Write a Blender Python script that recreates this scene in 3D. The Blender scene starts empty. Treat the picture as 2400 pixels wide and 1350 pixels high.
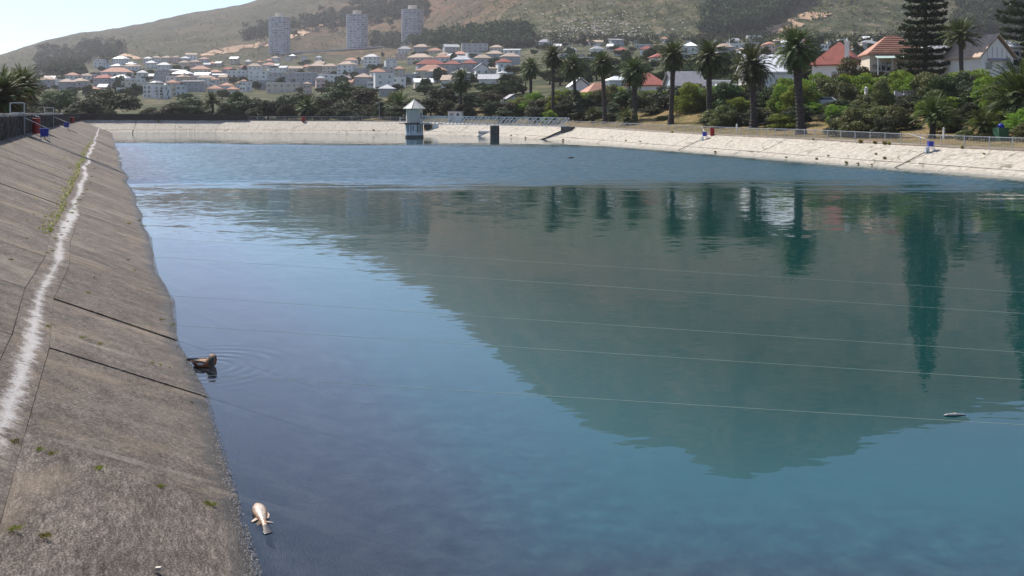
import bpy, math, random
import numpy as np
from mathutils import Vector, Matrix

# ------------------------------------------------------------------ camera, sky, sun, exposure
SC = bpy.context.scene
COL = SC.collection
H0, F, HC = 261.5, 2400.0, 4.8          # horizon row, focal length in photo pixels, eye height above the water
cam = bpy.data.cameras.new('camera')
cam.lens = 36.0; cam.sensor_width = 36.0
cam.shift_y = -(675.0 - H0) / 2400.0
cam.clip_start = 0.1; cam.clip_end = 20000
camo = bpy.data.objects.new('camera', cam); COL.objects.link(camo)
camo.location = (0, 0, HC); camo.rotation_euler = (math.radians(90), 0, 0)
SC.camera = camo

SUN_EL, SUN_AZ = 50.0, -40.0            # degrees; azimuth from +Y towards +X
world = bpy.data.worlds.new('World'); SC.world = world; world.use_nodes = True
wn = world.node_tree.nodes; wl = world.node_tree.links
bg = wn['Background']
sky = wn.new('ShaderNodeTexSky'); sky.sky_type = 'NISHITA'; sky.sun_disc = False
sky.sun_elevation = math.radians(SUN_EL); sky.sun_rotation = math.radians(SUN_AZ)
sky.altitude = 100; sky.air_density = 0.8; sky.dust_density = 0.12; sky.ozone_density = 3.0
wl.new(sky.outputs['Color'], bg.inputs['Color']); bg.inputs['Strength'].default_value = 0.108
sun = bpy.data.lights.new('sun', 'SUN'); sun.energy = 5.0; sun.angle = math.radians(0.5); sun.color = (1.0, 0.95, 0.87)
suno = bpy.data.objects.new('sun', sun); COL.objects.link(suno)
sd = Vector((math.sin(math.radians(SUN_AZ)) * math.cos(math.radians(SUN_EL)),
             math.cos(math.radians(SUN_AZ)) * math.cos(math.radians(SUN_EL)), math.sin(math.radians(SUN_EL))))
suno.rotation_euler = sd.to_track_quat('Z', 'Y').to_euler(); suno.location = (0, 0, 60)
SC.view_settings.view_transform = 'Standard'; SC.view_settings.look = 'None'
SC.view_settings.exposure = 0.6; SC.view_settings.gamma = 1.0; SC.view_settings.use_curve_mapping = False
SC.cycles.use_denoising = True
SC.cycles.max_bounces = 6; SC.cycles.diffuse_bounces = 2; SC.cycles.glossy_bounces = 3
SC.cycles.transparent_max_bounces = 8; SC.cycles.volume_bounces = 0
SC.cycles.sample_clamp_indirect = 4.0
SC.cycles.caustics_reflective = False; SC.cycles.caustics_refractive = False

rnd = random.Random(7)
rng = np.random.default_rng(11)

def U(x): return (x - 1200.0) / F
def at(x, y, Y): return Vector((U(x) * Y, Y, HC - (y - H0) / F * Y))

# ------------------------------------------------------------------ helpers
POOL = {}
def pool(kind, X, Y, label): POOL.setdefault(kind, []).append((X, Y, short(label, 6 if kind == 'house' else 8)))
def short(l, n=7):
    import re
    w = re.split(r' (?:behind|in front|beside|below|at|rising|above|on|by|around|directly|between|with|against|filling|under|next|standing|beyond|joining|along|before)\b', l)
    s = w[0] if len(w[0].split()) >= 3 else l
    s = s.split()[:n]
    while s[-1] in ('and', 'a', 'the', 'of', 'in', 'its', 'one', 'to', 'from', 'with', 'big', 'blazing', 'pale', 'white', 'dark', 'long', 'tall', 'small'): s.pop()
    return ' '.join(s)
def near(kind, X, Y, prefix, fallback, maxd=1e9):
    c = min(POOL.get(kind, [(0, 0, '')]), key=lambda q: (q[0] - X) ** 2 + (q[1] - Y) ** 2)
    if not c[2] or math.hypot(c[0] - X, c[1] - Y) > maxd: return fallback
    return f'{prefix} the {c[2]}'
class MB:
    """collects shapes for ONE mesh object"""
    def __init__(s): s.v = []; s.f = []; s.m = []; s.uv = {}
    def add(s, vs, fs, mi=0):
        b = len(s.v); s.v += [tuple(p) for p in vs]
        for f in fs: s.f.append(tuple(b + i for i in f)); s.m.append(mi)
        return s
    def box(s, c, size, rz=0.0, mi=0, M=None):
        hx, hy, hz = size[0] / 2, size[1] / 2, size[2] / 2
        ps = [Vector((x, y, z)) for z in (-hz, hz) for (x, y) in ((-hx, -hy), (hx, -hy), (hx, hy), (-hx, hy))]
        R = Matrix.Rotation(rz, 3, 'Z') if M is None else M
        ps = [R @ p + Vector(c) for p in ps]
        return s.add(ps, [(3, 2, 1, 0), (4, 5, 6, 7), (0, 1, 5, 4), (1, 2, 6, 5), (2, 3, 7, 6), (3, 0, 4, 7)], mi)
    def bar(s, a, b, w, h=None, mi=0):
        a = Vector(a); b = Vector(b); d = b - a; L = d.length
        if L < 1e-6: return s
        z = d / L; up = Vector((0, 0, 1)) if abs(z.z) < 0.95 else Vector((0, 1, 0))
        x = up.cross(z).normalized(); y = z.cross(x)
        h = w if h is None else h
        ps = [p + x * (sx * w / 2) + y * (sy * h / 2) for p in (a, b) for sx, sy in ((-1, -1), (1, -1), (1, 1), (-1, 1))]
        return s.add(ps, [(3, 2, 1, 0), (4, 5, 6, 7), (0, 1, 5, 4), (1, 2, 6, 5), (2, 3, 7, 6), (3, 0, 4, 7)], mi)
    def tube(s, pts, rad, n=6, mi=0, cap=True):
        pts = [Vector(p) for p in pts]
        if not hasattr(rad, '__len__'): rad = [rad] * len(pts)
        b = len(s.v); ref = None
        for i, p in enumerate(pts):
            t = (pts[min(i + 1, len(pts) - 1)] - pts[max(i - 1, 0)]).normalized()
            if ref is None: ref = Vector((1, 0, 0)) if abs(t.x) < 0.9 else Vector((0, 1, 0))
            x = (ref - t * ref.dot(t)).normalized(); y = t.cross(x); ref = x
            for k in range(n):
                a = 2 * math.pi * k / n
                s.v.append(tuple(p + (x * math.cos(a) + y * math.sin(a)) * rad[i]))
        for i in range(len(pts) - 1):
            for k in range(n):
                k2 = (k + 1) % n
                s.f.append((b + i * n + k, b + i * n + k2, b + (i + 1) * n + k2, b + (i + 1) * n + k)); s.m.append(mi)
        if cap:
            s.f.append(tuple(b + k for k in reversed(range(n)))); s.m.append(mi)
            e = b + (len(pts) - 1) * n
            s.f.append(tuple(e + k for k in range(n))); s.m.append(mi)
        return s
    def lathe(s, prof, n=16, c=(0, 0, 0), rot=0.0, mi=0, cap=True):
        b = len(s.v)
        for (r, z) in prof:
            for k in range(n):
                a = rot + 2 * math.pi * k / n
                s.v.append((c[0] + r * math.cos(a), c[1] + r * math.sin(a), c[2] + z))
        for i in range(len(prof) - 1):
            for k in range(n):
                k2 = (k + 1) % n
                s.f.append((b + i * n + k, b + i * n + k2, b + (i + 1) * n + k2, b + (i + 1) * n + k)); s.m.append(mi)
        if cap:
            s.f.append(tuple(b + k for k in reversed(range(n)))); s.m.append(mi)
            e = b + (len(prof) - 1) * n
            s.f.append(tuple(e + k for k in range(n))); s.m.append(mi)
        return s
    def mesh(s, name, mats, smooth=False):
        me = bpy.data.meshes.new(name); me.from_pydata(s.v, [], s.f)
        for m in (mats if isinstance(mats, (list, tuple)) else [mats]): me.materials.append(m)
        if any(s.m): me.polygons.foreach_set('material_index', s.m)
        if smooth: me.polygons.foreach_set('use_smooth', [True] * len(me.polygons))
        me.update(); return me
    def build(s, name, mats, parent=None, smooth=False, loc=None):
        return link(name, s.mesh(name, mats, smooth), parent, loc)

def link(name, me, parent=None, loc=None, rz=0.0, sc=None):
    o = bpy.data.objects.new(name, me); COL.objects.link(o)
    if parent is not None: o.parent = parent
    if loc is not None: o.location = loc
    if rz: o.rotation_euler = (0, 0, rz)
    if sc is not None: o.scale = sc
    return o
def empty(name, loc=(0, 0, 0), rz=0.0):
    o = link(name, None, None, loc, rz); o.empty_display_size = 0.3; return o
def tag(o, label, cat=None, group=None, kind=None):
    o['label'] = label
    if cat: o['category'] = cat
    if group: o['group'] = group
    if kind: o['kind'] = kind
    return o
def npmesh(name, v, f, mats, smooth=False):
    """fast mesh from numpy verts and quads"""
    me = bpy.data.meshes.new(name); v = np.asarray(v, np.float32); f = np.asarray(f, np.int32)
    n, k = f.shape
    me.vertices.add(len(v)); me.vertices.foreach_set('co', v.ravel())
    me.loops.add(n * k); me.loops.foreach_set('vertex_index', f.ravel())
    me.polygons.add(n); me.polygons.foreach_set('loop_start', np.arange(n, dtype=np.int32) * k)
    me.polygons.foreach_set('loop_total', np.full(n, k, np.int32))
    if smooth: me.polygons.foreach_set('use_smooth', np.ones(n, bool))
    for m in (mats if isinstance(mats, (list, tuple)) else [mats]): me.materials.append(m)
    me.update(calc_edges=True); return me

# ------------------------------------------------------------------ materials
def newmat(name):
    m = bpy.data.materials.new(name); m.use_nodes = True
    nt = m.node_tree; nt.nodes.clear()
    out = nt.nodes.new('ShaderNodeOutputMaterial')
    return m, nt, out
def N(nt, t, **kw):
    n = nt.nodes.new(t)
    for k, v in kw.items():
        if k in n.inputs: n.inputs[k].default_value = v
        else: setattr(n, k, v)
    return n
def mth(nt, op, a, b=None, clamp=False):
    n = nt.nodes.new('ShaderNodeMath'); n.operation = op; n.use_clamp = clamp
    for i, x in enumerate((a, b)):
        if x is None: continue
        if isinstance(x, (int, float)): n.inputs[i].default_value = x
        else: nt.links.new(x, n.inputs[i])
    return n.outputs[0]
def sstep(nt, x, lo, hi):
    n = nt.nodes.new('ShaderNodeMapRange'); n.interpolation_type = 'SMOOTHSTEP'
    nt.links.new(x, n.inputs[0]); n.inputs[1].default_value = lo; n.inputs[2].default_value = hi
    return n.outputs[0]
def ramp(nt, fac, stops):
    r = nt.nodes.new('ShaderNodeValToRGB'); e = r.color_ramp.elements
    while len(e) < len(stops): e.new(0.5)
    for i, (p, c) in enumerate(stops): e[i].position = p; e[i].color = (*c, 1)
    nt.links.new(fac, r.inputs[0]); return r.outputs[0]
def mixc(nt, fac, a, b, mode='MIX'):
    n = nt.nodes.new('ShaderNodeMix'); n.data_type = 'RGBA'; n.blend_type = mode
    for sock, x in ((n.inputs[0], fac), (n.inputs[6], a), (n.inputs[7], b)):
        if isinstance(x, (int, float)): sock.default_value = x
        elif isinstance(x, tuple): sock.default_value = (*x, 1)
        else: nt.links.new(x, sock)
    return n.outputs[2]
def coords(nt, kind='Object', scale=(1, 1, 1)):
    if kind == 'World': s = nt.nodes.new('ShaderNodeNewGeometry').outputs['Position']
    else: s = nt.nodes.new('ShaderNodeTexCoord').outputs[kind]
    mp = nt.nodes.new('ShaderNodeMapping'); mp.inputs['Scale'].default_value = scale
    nt.links.new(s, mp.inputs['Vector']); return mp.outputs[0]
def noise(nt, vec, scale, detail=4.0, rough=0.6):
    n = nt.nodes.new('ShaderNodeTexNoise'); n.inputs['Scale'].default_value = scale
    n.inputs['Detail'].default_value = detail; n.inputs['Roughness'].default_value = rough
    nt.links.new(vec, n.inputs['Vector']); return n.outputs['Fac']
def bump(nt, h, strength, dist=0.02):
    b = nt.nodes.new('ShaderNodeBump'); b.inputs['Strength'].default_value = strength; b.inputs['Distance'].default_value = dist
    nt.links.new(h, b.inputs['Height']); return b.outputs[0]

def plain(name, col, rough=0.8, var=0.18, scale=2.0, metal=0.0, bmp=0.0, stain=None, coord='World', rvar=0.0, spec=0.4):
    """a weathered surface: base colour with soft noise, optional dark stains and per-object variation"""
    m, nt, out = newmat(name)
    b = N(nt, 'ShaderNodeBsdfPrincipled', Roughness=rough, Metallic=metal)
    b.inputs['Specular IOR Level'].default_value = spec
    vec = coords(nt, coord)
    n1 = noise(nt, vec, scale, 5)
    lo = tuple(c * (1 - var) for c in col); hi = tuple(min(c * (1 + var), 0.95) for c in col)
    c = ramp(nt, n1, [(0.3, lo), (0.7, hi)])
    if stain:
        n2 = noise(nt, coords(nt, coord, (1.6, 1.6, 0.25)), scale * 1.3, 4)
        c = mixc(nt, mth(nt, 'MULTIPLY', sstep(nt, n2, 0.52, 0.72), 0.7), c, stain)
    if rvar:
        oi = nt.nodes.new('ShaderNodeObjectInfo')
        k = mth(nt, 'ADD', mth(nt, 'MULTIPLY', oi.outputs['Random'], 2 * rvar), 1 - rvar)
        cmb = nt.nodes.new('ShaderNodeCombineColor')
        for i in range(3): nt.links.new(k, cmb.inputs[i])
        c = mixc(nt, 1.0, c, cmb.outputs[0], 'MULTIPLY')
    nt.links.new(c, b.inputs['Base Color'])
    if bmp: nt.links.new(bump(nt, noise(nt, vec, scale * 8, 4), bmp), b.inputs['Normal'])
    nt.links.new(b.outputs[0], out.inputs[0]); return m

def leafmat(name, dark, light, tip=None, trans=0.3, scale=0.9, rvar=0.25, spec=0.25):
    m, nt, out = newmat(name)
    vec = coords(nt, 'Object')
    n1 = noise(nt, vec, scale, 3); n2 = noise(nt, vec, scale * 7, 2)
    f = mth(nt, 'ADD', mth(nt, 'MULTIPLY', n1, 0.6), mth(nt, 'MULTIPLY', n2, 0.4))
    stops = [(0.36, dark), (0.6, light)]
    if tip: stops.append((0.72, tip))
    c = ramp(nt, f, stops)
    oi = nt.nodes.new('ShaderNodeObjectInfo')
    hs = nt.nodes.new('ShaderNodeHueSaturation'); nt.links.new(c, hs.inputs['Color'])
    nt.links.new(mth(nt, 'ADD', mth(nt, 'MULTIPLY', oi.outputs['Random'], 2 * rvar), 1 - rvar), hs.inputs['Value'])
    nt.links.new(mth(nt, 'ADD', mth(nt, 'MULTIPLY', oi.outputs['Random'], 0.06), 0.47), hs.inputs['Hue'])
    c = hs.outputs[0]
    d = N(nt, 'ShaderNodeBsdfPrincipled', Roughness=0.55); d.inputs['Specular IOR Level'].default_value = spec
    nt.links.new(c, d.inputs['Base Color'])
    t = nt.nodes.new('ShaderNodeBsdfTranslucent'); nt.links.new(c, t.inputs['Color'])
    mx = nt.nodes.new('ShaderNodeMixShader'); mx.inputs[0].default_value = trans
    nt.links.new(d.outputs[0], mx.inputs[1]); nt.links.new(t.outputs[0], mx.inputs[2])
    nt.links.new(mx.outputs[0], out.inputs[0]); return m

def glassmat(name, col=(0.03, 0.04, 0.05)):
    m, nt, out = newmat(name)
    b = N(nt, 'ShaderNodeBsdfPrincipled', Roughness=0.08); b.inputs['Specular IOR Level'].default_value = 0.8
    oi = nt.nodes.new('ShaderNodeObjectInfo')
    c = ramp(nt, oi.outputs['Random'], [(0.0, col), (0.75, tuple(k * 1.6 for k in col)), (1.0, (0.25, 0.27, 0.28))])
    nt.links.new(c, b.inputs['Base Color']); nt.links.new(b.outputs[0], out.inputs[0]); return m

M = {}
M['steel'] = plain('galvanised_steel', (0.42, 0.43, 0.44), 0.45, 0.15, 3, 0.5)
M['white_steel'] = plain('white_painted_steel', (0.72, 0.74, 0.74), 0.5, 0.1, 2, stain=(0.4, 0.38, 0.34))
M['dark_steel'] = plain('dark_steel', (0.06, 0.065, 0.065), 0.6, 0.3, 4)
M['white_wall'] = plain('white_wall', (0.74, 0.73, 0.70), 0.85, 0.08, 0.5, stain=(0.5, 0.48, 0.44))
M['conc_white'] = plain('white_washed_concrete', (0.66, 0.68, 0.70), 0.85, 0.12, 1.5, stain=(0.10, 0.11, 0.12))
M['conc_dark'] = plain('dark_concrete', (0.10, 0.095, 0.085), 0.85, 0.4, 1.6, bmp=0.5, stain=(0.03, 0.03, 0.028))
M['pale_plaster'] = plain('pale_green_plaster', (0.52, 0.51, 0.45), 0.85, 0.08, 1.2, stain=(0.40, 0.39, 0.34))
M['tin'] = plain('worn_tin_roof', (0.55, 0.53, 0.46), 0.6, 0.2, 2.5, stain=(0.36, 0.30, 0.22))
M['blue'] = plain('blue_plastic', (0.015, 0.03, 0.32), 0.4, 0.2, 4)
M['red'] = plain('red_paint', (0.30, 0.012, 0.012), 0.5, 0.25, 4)
M['black'] = plain('black_rubber', (0.012, 0.012, 0.013), 0.6, 0.2, 4)
M['green'] = plain('green_paint', (0.05, 0.15, 0.08), 0.6, 0.2, 3)
M['yellow'] = plain('ochre_paint', (0.60, 0.36, 0.06), 0.7, 0.2, 2, stain=(0.3, 0.2, 0.08))
M['wire'] = plain('green_wire', (0.07, 0.13, 0.115), 0.4, 0.1, 1)
M['cable'] = plain('white_cable', (0.62, 0.60, 0.57), 0.6, 0.1, 3)
M['glass'] = glassmat('window_glass')
M['trunk'] = plain('tree_bark', (0.055, 0.042, 0.032), 0.9, 0.35, 5, bmp=0.6, coord='Object')
M['palm_trunk'] = plain('palm_bark', (0.050, 0.042, 0.036), 0.95, 0.4, 3, bmp=0.8, coord='Object')

# ------------------------------------------------------------------ terrain heights
KX = np.array([-2500, -600, 0, 300, 650, 950, 1250, 1600, 2000, 2400, 3500], float)
KY = np.array([60, 110, 150, 200, 300, 450, 650, 900, 1350], float)
def zz(y, Y): return HC + (H0 - y) / F * Y
KZ = np.array([
    [3, 3, 3, 3, 3, 4, 8, 18, 40],
    [3, 3, 3, 3, 3, 4.5, 10, 22, 48],
    [3, 3, 3, 2.9, 3, 5, zz(222, 650), zz(195, 900), zz(172, 1350)],
    [3, 3, 3, 2.7, 3.4, zz(240, 450), zz(207, 650), zz(168, 900), zz(137, 1350)],
    [3, 3, 2.7, 2.5, 4, zz(238, 450), zz(207, 650), zz(168, 900), zz(131, 1350)],
    [2.4, 2.4, 2.4, 2.4, 6.2, zz(216, 450), zz(186, 650), zz(150, 900), zz(113, 1350)],
    [2, 2, 2, 2.8, zz(217, 300), zz(176, 450), zz(140, 650), zz(113, 900), 0],
    [2, 2.2, 3.6, 7, zz(187, 300), zz(142, 450), zz(113, 650), zz(97, 900), 0],
    [2, 2.6, 5.2, zz(214, 200), zz(167, 300), zz(132, 450), zz(106, 650), zz(93, 900), 0],
    [2.2, 3.4, 6.4, zz(192, 200), zz(152, 300), zz(121, 450), zz(98, 650), zz(85, 900), 0],
    [2.6, 4.4, 8, 14, 24, 36, 52, 76, 0]], float)
RX = np.array([-2500, -1200, -600, -300, 0, 50, 101, 151, 186, 239, 290, 327, 373, 408, 453, 504, 554, 600, 850, 1000, 1110, 1200, 1310, 1430,
               1580, 1640, 1720, 1850, 1950, 2050, 2200, 2300, 2500, 3000, 4000], float)
RY = np.array([240, 235, 205, 165, 130, 111, 96, 86, 78, 72, 64, 57, 47, 40, 30, 21, 13, 1, -77, -160, -245, -340, -430, -485,
               -510, -560, -612, -585, -560, -515, -475, -437, -390, -250, 0], float)
YR = 2200.0
for i in range(6, 11):
    zr = zz(np.interp(KX[i], RX, RY), YR)
    KZ[i, 8] = KZ[i, 7] + (zr - KZ[i, 7]) * (450 / 1300) * 0.8
WV = [(rng.uniform(0, 6.28), rng.uniform(0, 6.28), a, l) for l, a in
      ((420, 1.0), (260, 0.8), (150, 0.6), (95, 0.42), (55, 0.28), (34, 0.2), (21, 0.12)) for _ in range(3)]
def T(X, Y):
    X = np.atleast_1d(np.asarray(X, float)); Y = np.atleast_1d(np.asarray(Y, float))
    Yc = np.maximum(Y, 60.0)
    px = 1200 + F * X / Yc
    ky = np.concatenate([KY, [YR, 2700, 4500, 12000]])
    cols = [np.interp(px, KX, KZ[:, k]) for k in range(len(KY))]
    zr = zz(np.interp(px, RX, RY), YR)
    cols += [zr, zr * 0.8, zr * 0.3 + 10, np.full_like(zr, 20.0)]
    Zs = np.stack(cols, 0)
    k = np.clip(np.searchsorted(ky, Yc) - 1, 0, len(ky) - 2)
    t = (Yc - ky[k]) / (ky[k + 1] - ky[k]); idx = np.arange(len(X))
    z = Zs[k, idx] * (1 - t) + Zs[k + 1, idx] * t
    amp = np.interp(Yc, [350, 700, 1300, 1900, 2200, 3000], [0, 1.2, 7, 13, 5, 12]) * np.interp(px, [-200, 700, 1500], [0.55, 0.8, 1.0])
    w = np.zeros_like(z)
    for ph, an, a, l in WV:
        w += a * np.sin((X * math.cos(an) + Y * math.sin(an)) * 2 * math.pi / l + ph)
    w = w / 2.2
    return z + amp * (np.abs(w) * -1.0 + 0.6)
def T1(X, Y): return float(T([X], [Y])[0])
def hit(x, y, y0=230.0, y1=2300.0):
    """where the ray of a photo pixel meets the terrain"""
    Ys = np.linspace(y0, y1, 1200); X = U(x) * Ys
    d = T(X, Ys) - (HC - (y - H0) / F * Ys)
    i = np.argmax(d > 0) if (d > 0).any() else len(Ys) - 1
    return float(X[i]), float(Ys[i])

# ------------------------------------------------------------------ the reservoir outline (water edge) with slope run, rim height, ledge position
SH = [(-1.78, 8.5, 7.1, 3.1), (-34.6, 91, 7.1, 3.1), (-60.6, 156.3, 7.0, 3.0), (-87.5, 224, 6.6, 2.83),
      (-66.5, 229, 6.0, 2.68), (-40, 222, 6.0, 2.66), (-22.4, 215.3, 6.0, 2.62), (-8.4, 202, 5.6, 2.25), (0.5, 188.5, 5.2, 2.12), (9, 166, 5.0, 2.1), (15.1, 145, 4.7, 1.95),
      (22.4, 122, 4.6, 1.82), (26.7, 106, 4.5, 1.86), (30.8, 92.5, 4.5, 1.75), (34.5, 83, 4.5, 1.68), (37.2, 73.6, 4.5, 1.69),
      (46.5, 44, 4.8, 1.8), (56, 13, 6.0, 2.4), (57, -0.8, 7.0, 3.0)]
def resample(pts, step):
    out = []; n = len(pts)
    for i in range(n):
        a = np.array(pts[i]); b = np.array(pts[(i + 1) % n])
        L = np.hypot(*(b - a)[:2]); k = max(1, round(L / step))
        for j in range(k): out.append(a + (b - a) * j / k)
    return np.array(out)
NODE = resample(SH, 4.7)
NN = len(NODE)
def normals(P):
    d = np.roll(P, -1, 0) - P; d /= np.linalg.norm(d, axis=1)[:, None]
    n = np.stack([-d[:, 1], d[:, 0]], 1)
    m = n + np.roll(n, 1, 0); m /= np.linalg.norm(m, axis=1)[:, None]
    return m / np.maximum((m * n).sum(1), 0.55)[:, None]
NRM = normals(NODE[:, :2])
for i in range(1, NN):                                # the old slabs have shifted: the water edge wanders a little
    if NODE[i, 0] < 1.7 - 0.39 * NODE[i, 1] and 9 < NODE[i, 1] < 215:
        k = rnd.uniform(-0.20, 0.20); NODE[i, :2] += NRM[i] * k; NODE[i, 2] -= k
def bp(i, s, out=0.0, dz=0.0):
    """point on the bank: s = 0 at the water, 1 at the rim; out = metres further out on the level"""
    i %= NN; p = NODE[i]; n = NRM[i]
    return Vector((p[0] + n[0] * (p[2] * s + out), p[1] + n[1] * (p[2] * s + out), p[3] * s + dz))
IB = int(np.argmin(np.hypot(NODE[:, 0] + 86.8, NODE[:, 1] - 224)))       # far corner
IR = int(np.argmin(np.hypot(NODE[:, 0] - 0.5, NODE[:, 1] - 188.5)))      # where the far bank turns into the sunny side bank
IC = int(np.argmin(np.hypot(NODE[:, 0] - 56, NODE[:, 1] - 13)))
RIM = np.array([bp(i, 1.0) for i in range(NN)])

# ------------------------------------------------------------------ ground sheet: rings around the reservoir out to the horizon
def ground_material():
    m, nt, out = newmat('terrain')
    b = N(nt, 'ShaderNodeBsdfPrincipled', Roughness=0.95); b.inputs['Specular IOR Level'].default_value = 0.1
    pos = coords(nt, 'World'); sep = nt.nodes.new('ShaderNodeSeparateXYZ'); nt.links.new(pos, sep.inputs[0])
    n1 = noise(nt, pos, 0.011, 6, 0.65); n2 = noise(nt, pos, 0.05, 6, 0.7); n3 = noise(nt, pos, 0.3, 5, 0.7); n4 = noise(nt, pos, 0.004, 4, 0.6)
    f = mth(nt, 'ADD', mth(nt, 'MULTIPLY', n1, 0.5), mth(nt, 'MULTIPLY', n2, 0.5))
    hillc = ramp(nt, f, [(0.36, (0.036, 0.037, 0.020)), (0.45, (0.080, 0.066, 0.037)), (0.53, (0.135, 0.092, 0.056)), (0.65, (0.24, 0.135, 0.084))])
    hill2 = ramp(nt, f, [(0.36, (0.034, 0.042, 0.022)), (0.50, (0.068, 0.070, 0.038)), (0.66, (0.125, 0.098, 0.060))])
    side = sstep(nt, mth(nt, 'ADD', sep.outputs['X'], mth(nt, 'MULTIPLY', mth(nt, 'SUBTRACT', n4, 0.5), 900)), -380, -120)
    hillc = mixc(nt, side, hill2, hillc)
    hillc = mixc(nt, 0.75, hillc, ramp(nt, n3, [(0.34, (0.22, 0.24, 0.22)), (0.5, (0.85, 0.85, 0.85)), (0.66, (1.5, 1.35, 1.2))]), 'MULTIPLY')
    nearc = ramp(nt, mth(nt, 'ADD', mth(nt, 'MULTIPLY', n3, 0.6), mth(nt, 'MULTIPLY', n2, 0.4)),
                 [(0.36, (0.07, 0.075, 0.025)), (0.48, (0.19, 0.145, 0.06)), (0.6, (0.28, 0.19, 0.10)), (0.72, (0.33, 0.26, 0.17))])
    townc = ramp(nt, n2, [(0.38, (0.035, 0.045, 0.022)), (0.5, (0.075, 0.085, 0.04)), (0.62, (0.16, 0.135, 0.085)), (0.72, (0.26, 0.22, 0.17))])
    c = mixc(nt, sstep(nt, sep.outputs['Y'], 190, 290), nearc, townc)
    c = mixc(nt, sstep(nt, sep.outputs['Y'], 950, 1250), c, hillc)
    nt.links.new(c, b.inputs['Base Color'])
    nt.links.new(bump(nt, mth(nt, 'ADD', n3, n2), 0.9, 2.5), b.inputs['Normal'])
    nt.links.new(b.outputs[0], out.inputs[0]); return m
M['ground'] = ground_material()
C0 = np.array([-12.0, 105.0])
a1 = np.radians(np.linspace(20, 160, 840, endpoint=False)); a2 = np.radians(np.linspace(160, 380, 260, endpoint=False))
ANG = np.concatenate([a1, a2])
def ray_rim(an):
    d = np.stack([np.cos(an), np.sin(an)], 1); R = np.full(len(an), 1e9); Z = np.zeros(len(an))
    for i in range(NN):
        a = RIM[i]; b = RIM[(i + 1) % NN]; e = (b - a)[:2]; q = a[:2] - C0
        den = d[:, 0] * e[1] - d[:, 1] * e[0]
        with np.errstate(divide='ignore', invalid='ignore'):
            t = (q[0] * e[1] - q[1] * e[0]) / den; s = (q[0] * d[:, 1] - q[1] * d[:, 0]) / den
        ok = (s >= -1e-6) & (s <= 1 + 1e-6) & (t > 0) & (t < R)
        R[ok] = t[ok]; Z[ok] = a[2] + (b[2] - a[2]) * s[ok]
    return R, Z
RR, RZ = ray_rim(ANG)
TT = [-0.4, 0.0, 2.8, 5, 8, 12, 17, 23, 30, 38, 48, 60, 75, 92, 112, 135, 160, 190, 225, 265, 310, 360]
TT += list(np.arange(400, 1000, 24)) + list(np.arange(1000, 2150, 17)) + list(np.arange(2150, 2800, 70)) + [3000, 3500, 4300, 5500, 7500, 10000]
rows = []
for t in TT:
    r = RR + t; X = C0[0] + r * np.cos(ANG); Y = C0[1] + r * np.sin(ANG)
    k = np.clip((t - 3.0) / 28.0, 0, 1); k = k * k * (3 - 2 * k)
    Z = (RZ - 0.03) * (1 - k) + T(X, Y) * k
    if t < 0: Z = Z - 0.3
    rows.append(np.stack([X, Y, Z], 1))
gv = np.concatenate(rows, 0); nA = len(ANG)
i0 = np.arange(nA); i1 = (i0 + 1) % nA
gf = np.concatenate([np.stack([k * nA + i0, (k + 1) * nA + i0, (k + 1) * nA + i1, k * nA + i1], 1) for k in range(len(TT) - 1)], 0)
g = link('ground', npmesh('ground', gv, gf[:, ::-1], M['ground'], True))
tag(g, 'dry ground rising from the reservoir rim to a scrub covered mountain', kind='structure')
def gz(X, Y):
    """ground height including the blend at the rim"""
    an = math.atan2(Y - C0[1], X - C0[0]); R, Z = ray_rim(np.array([an]))
    t = math.hypot(X - C0[0], Y - C0[1]) - R[0]
    k = min(max((t - 3.0) / 28.0, 0), 1); k = k * k * (3 - 2 * k)
    return (Z[0] - 0.03) * (1 - k) + T1(X, Y) * k

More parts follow.
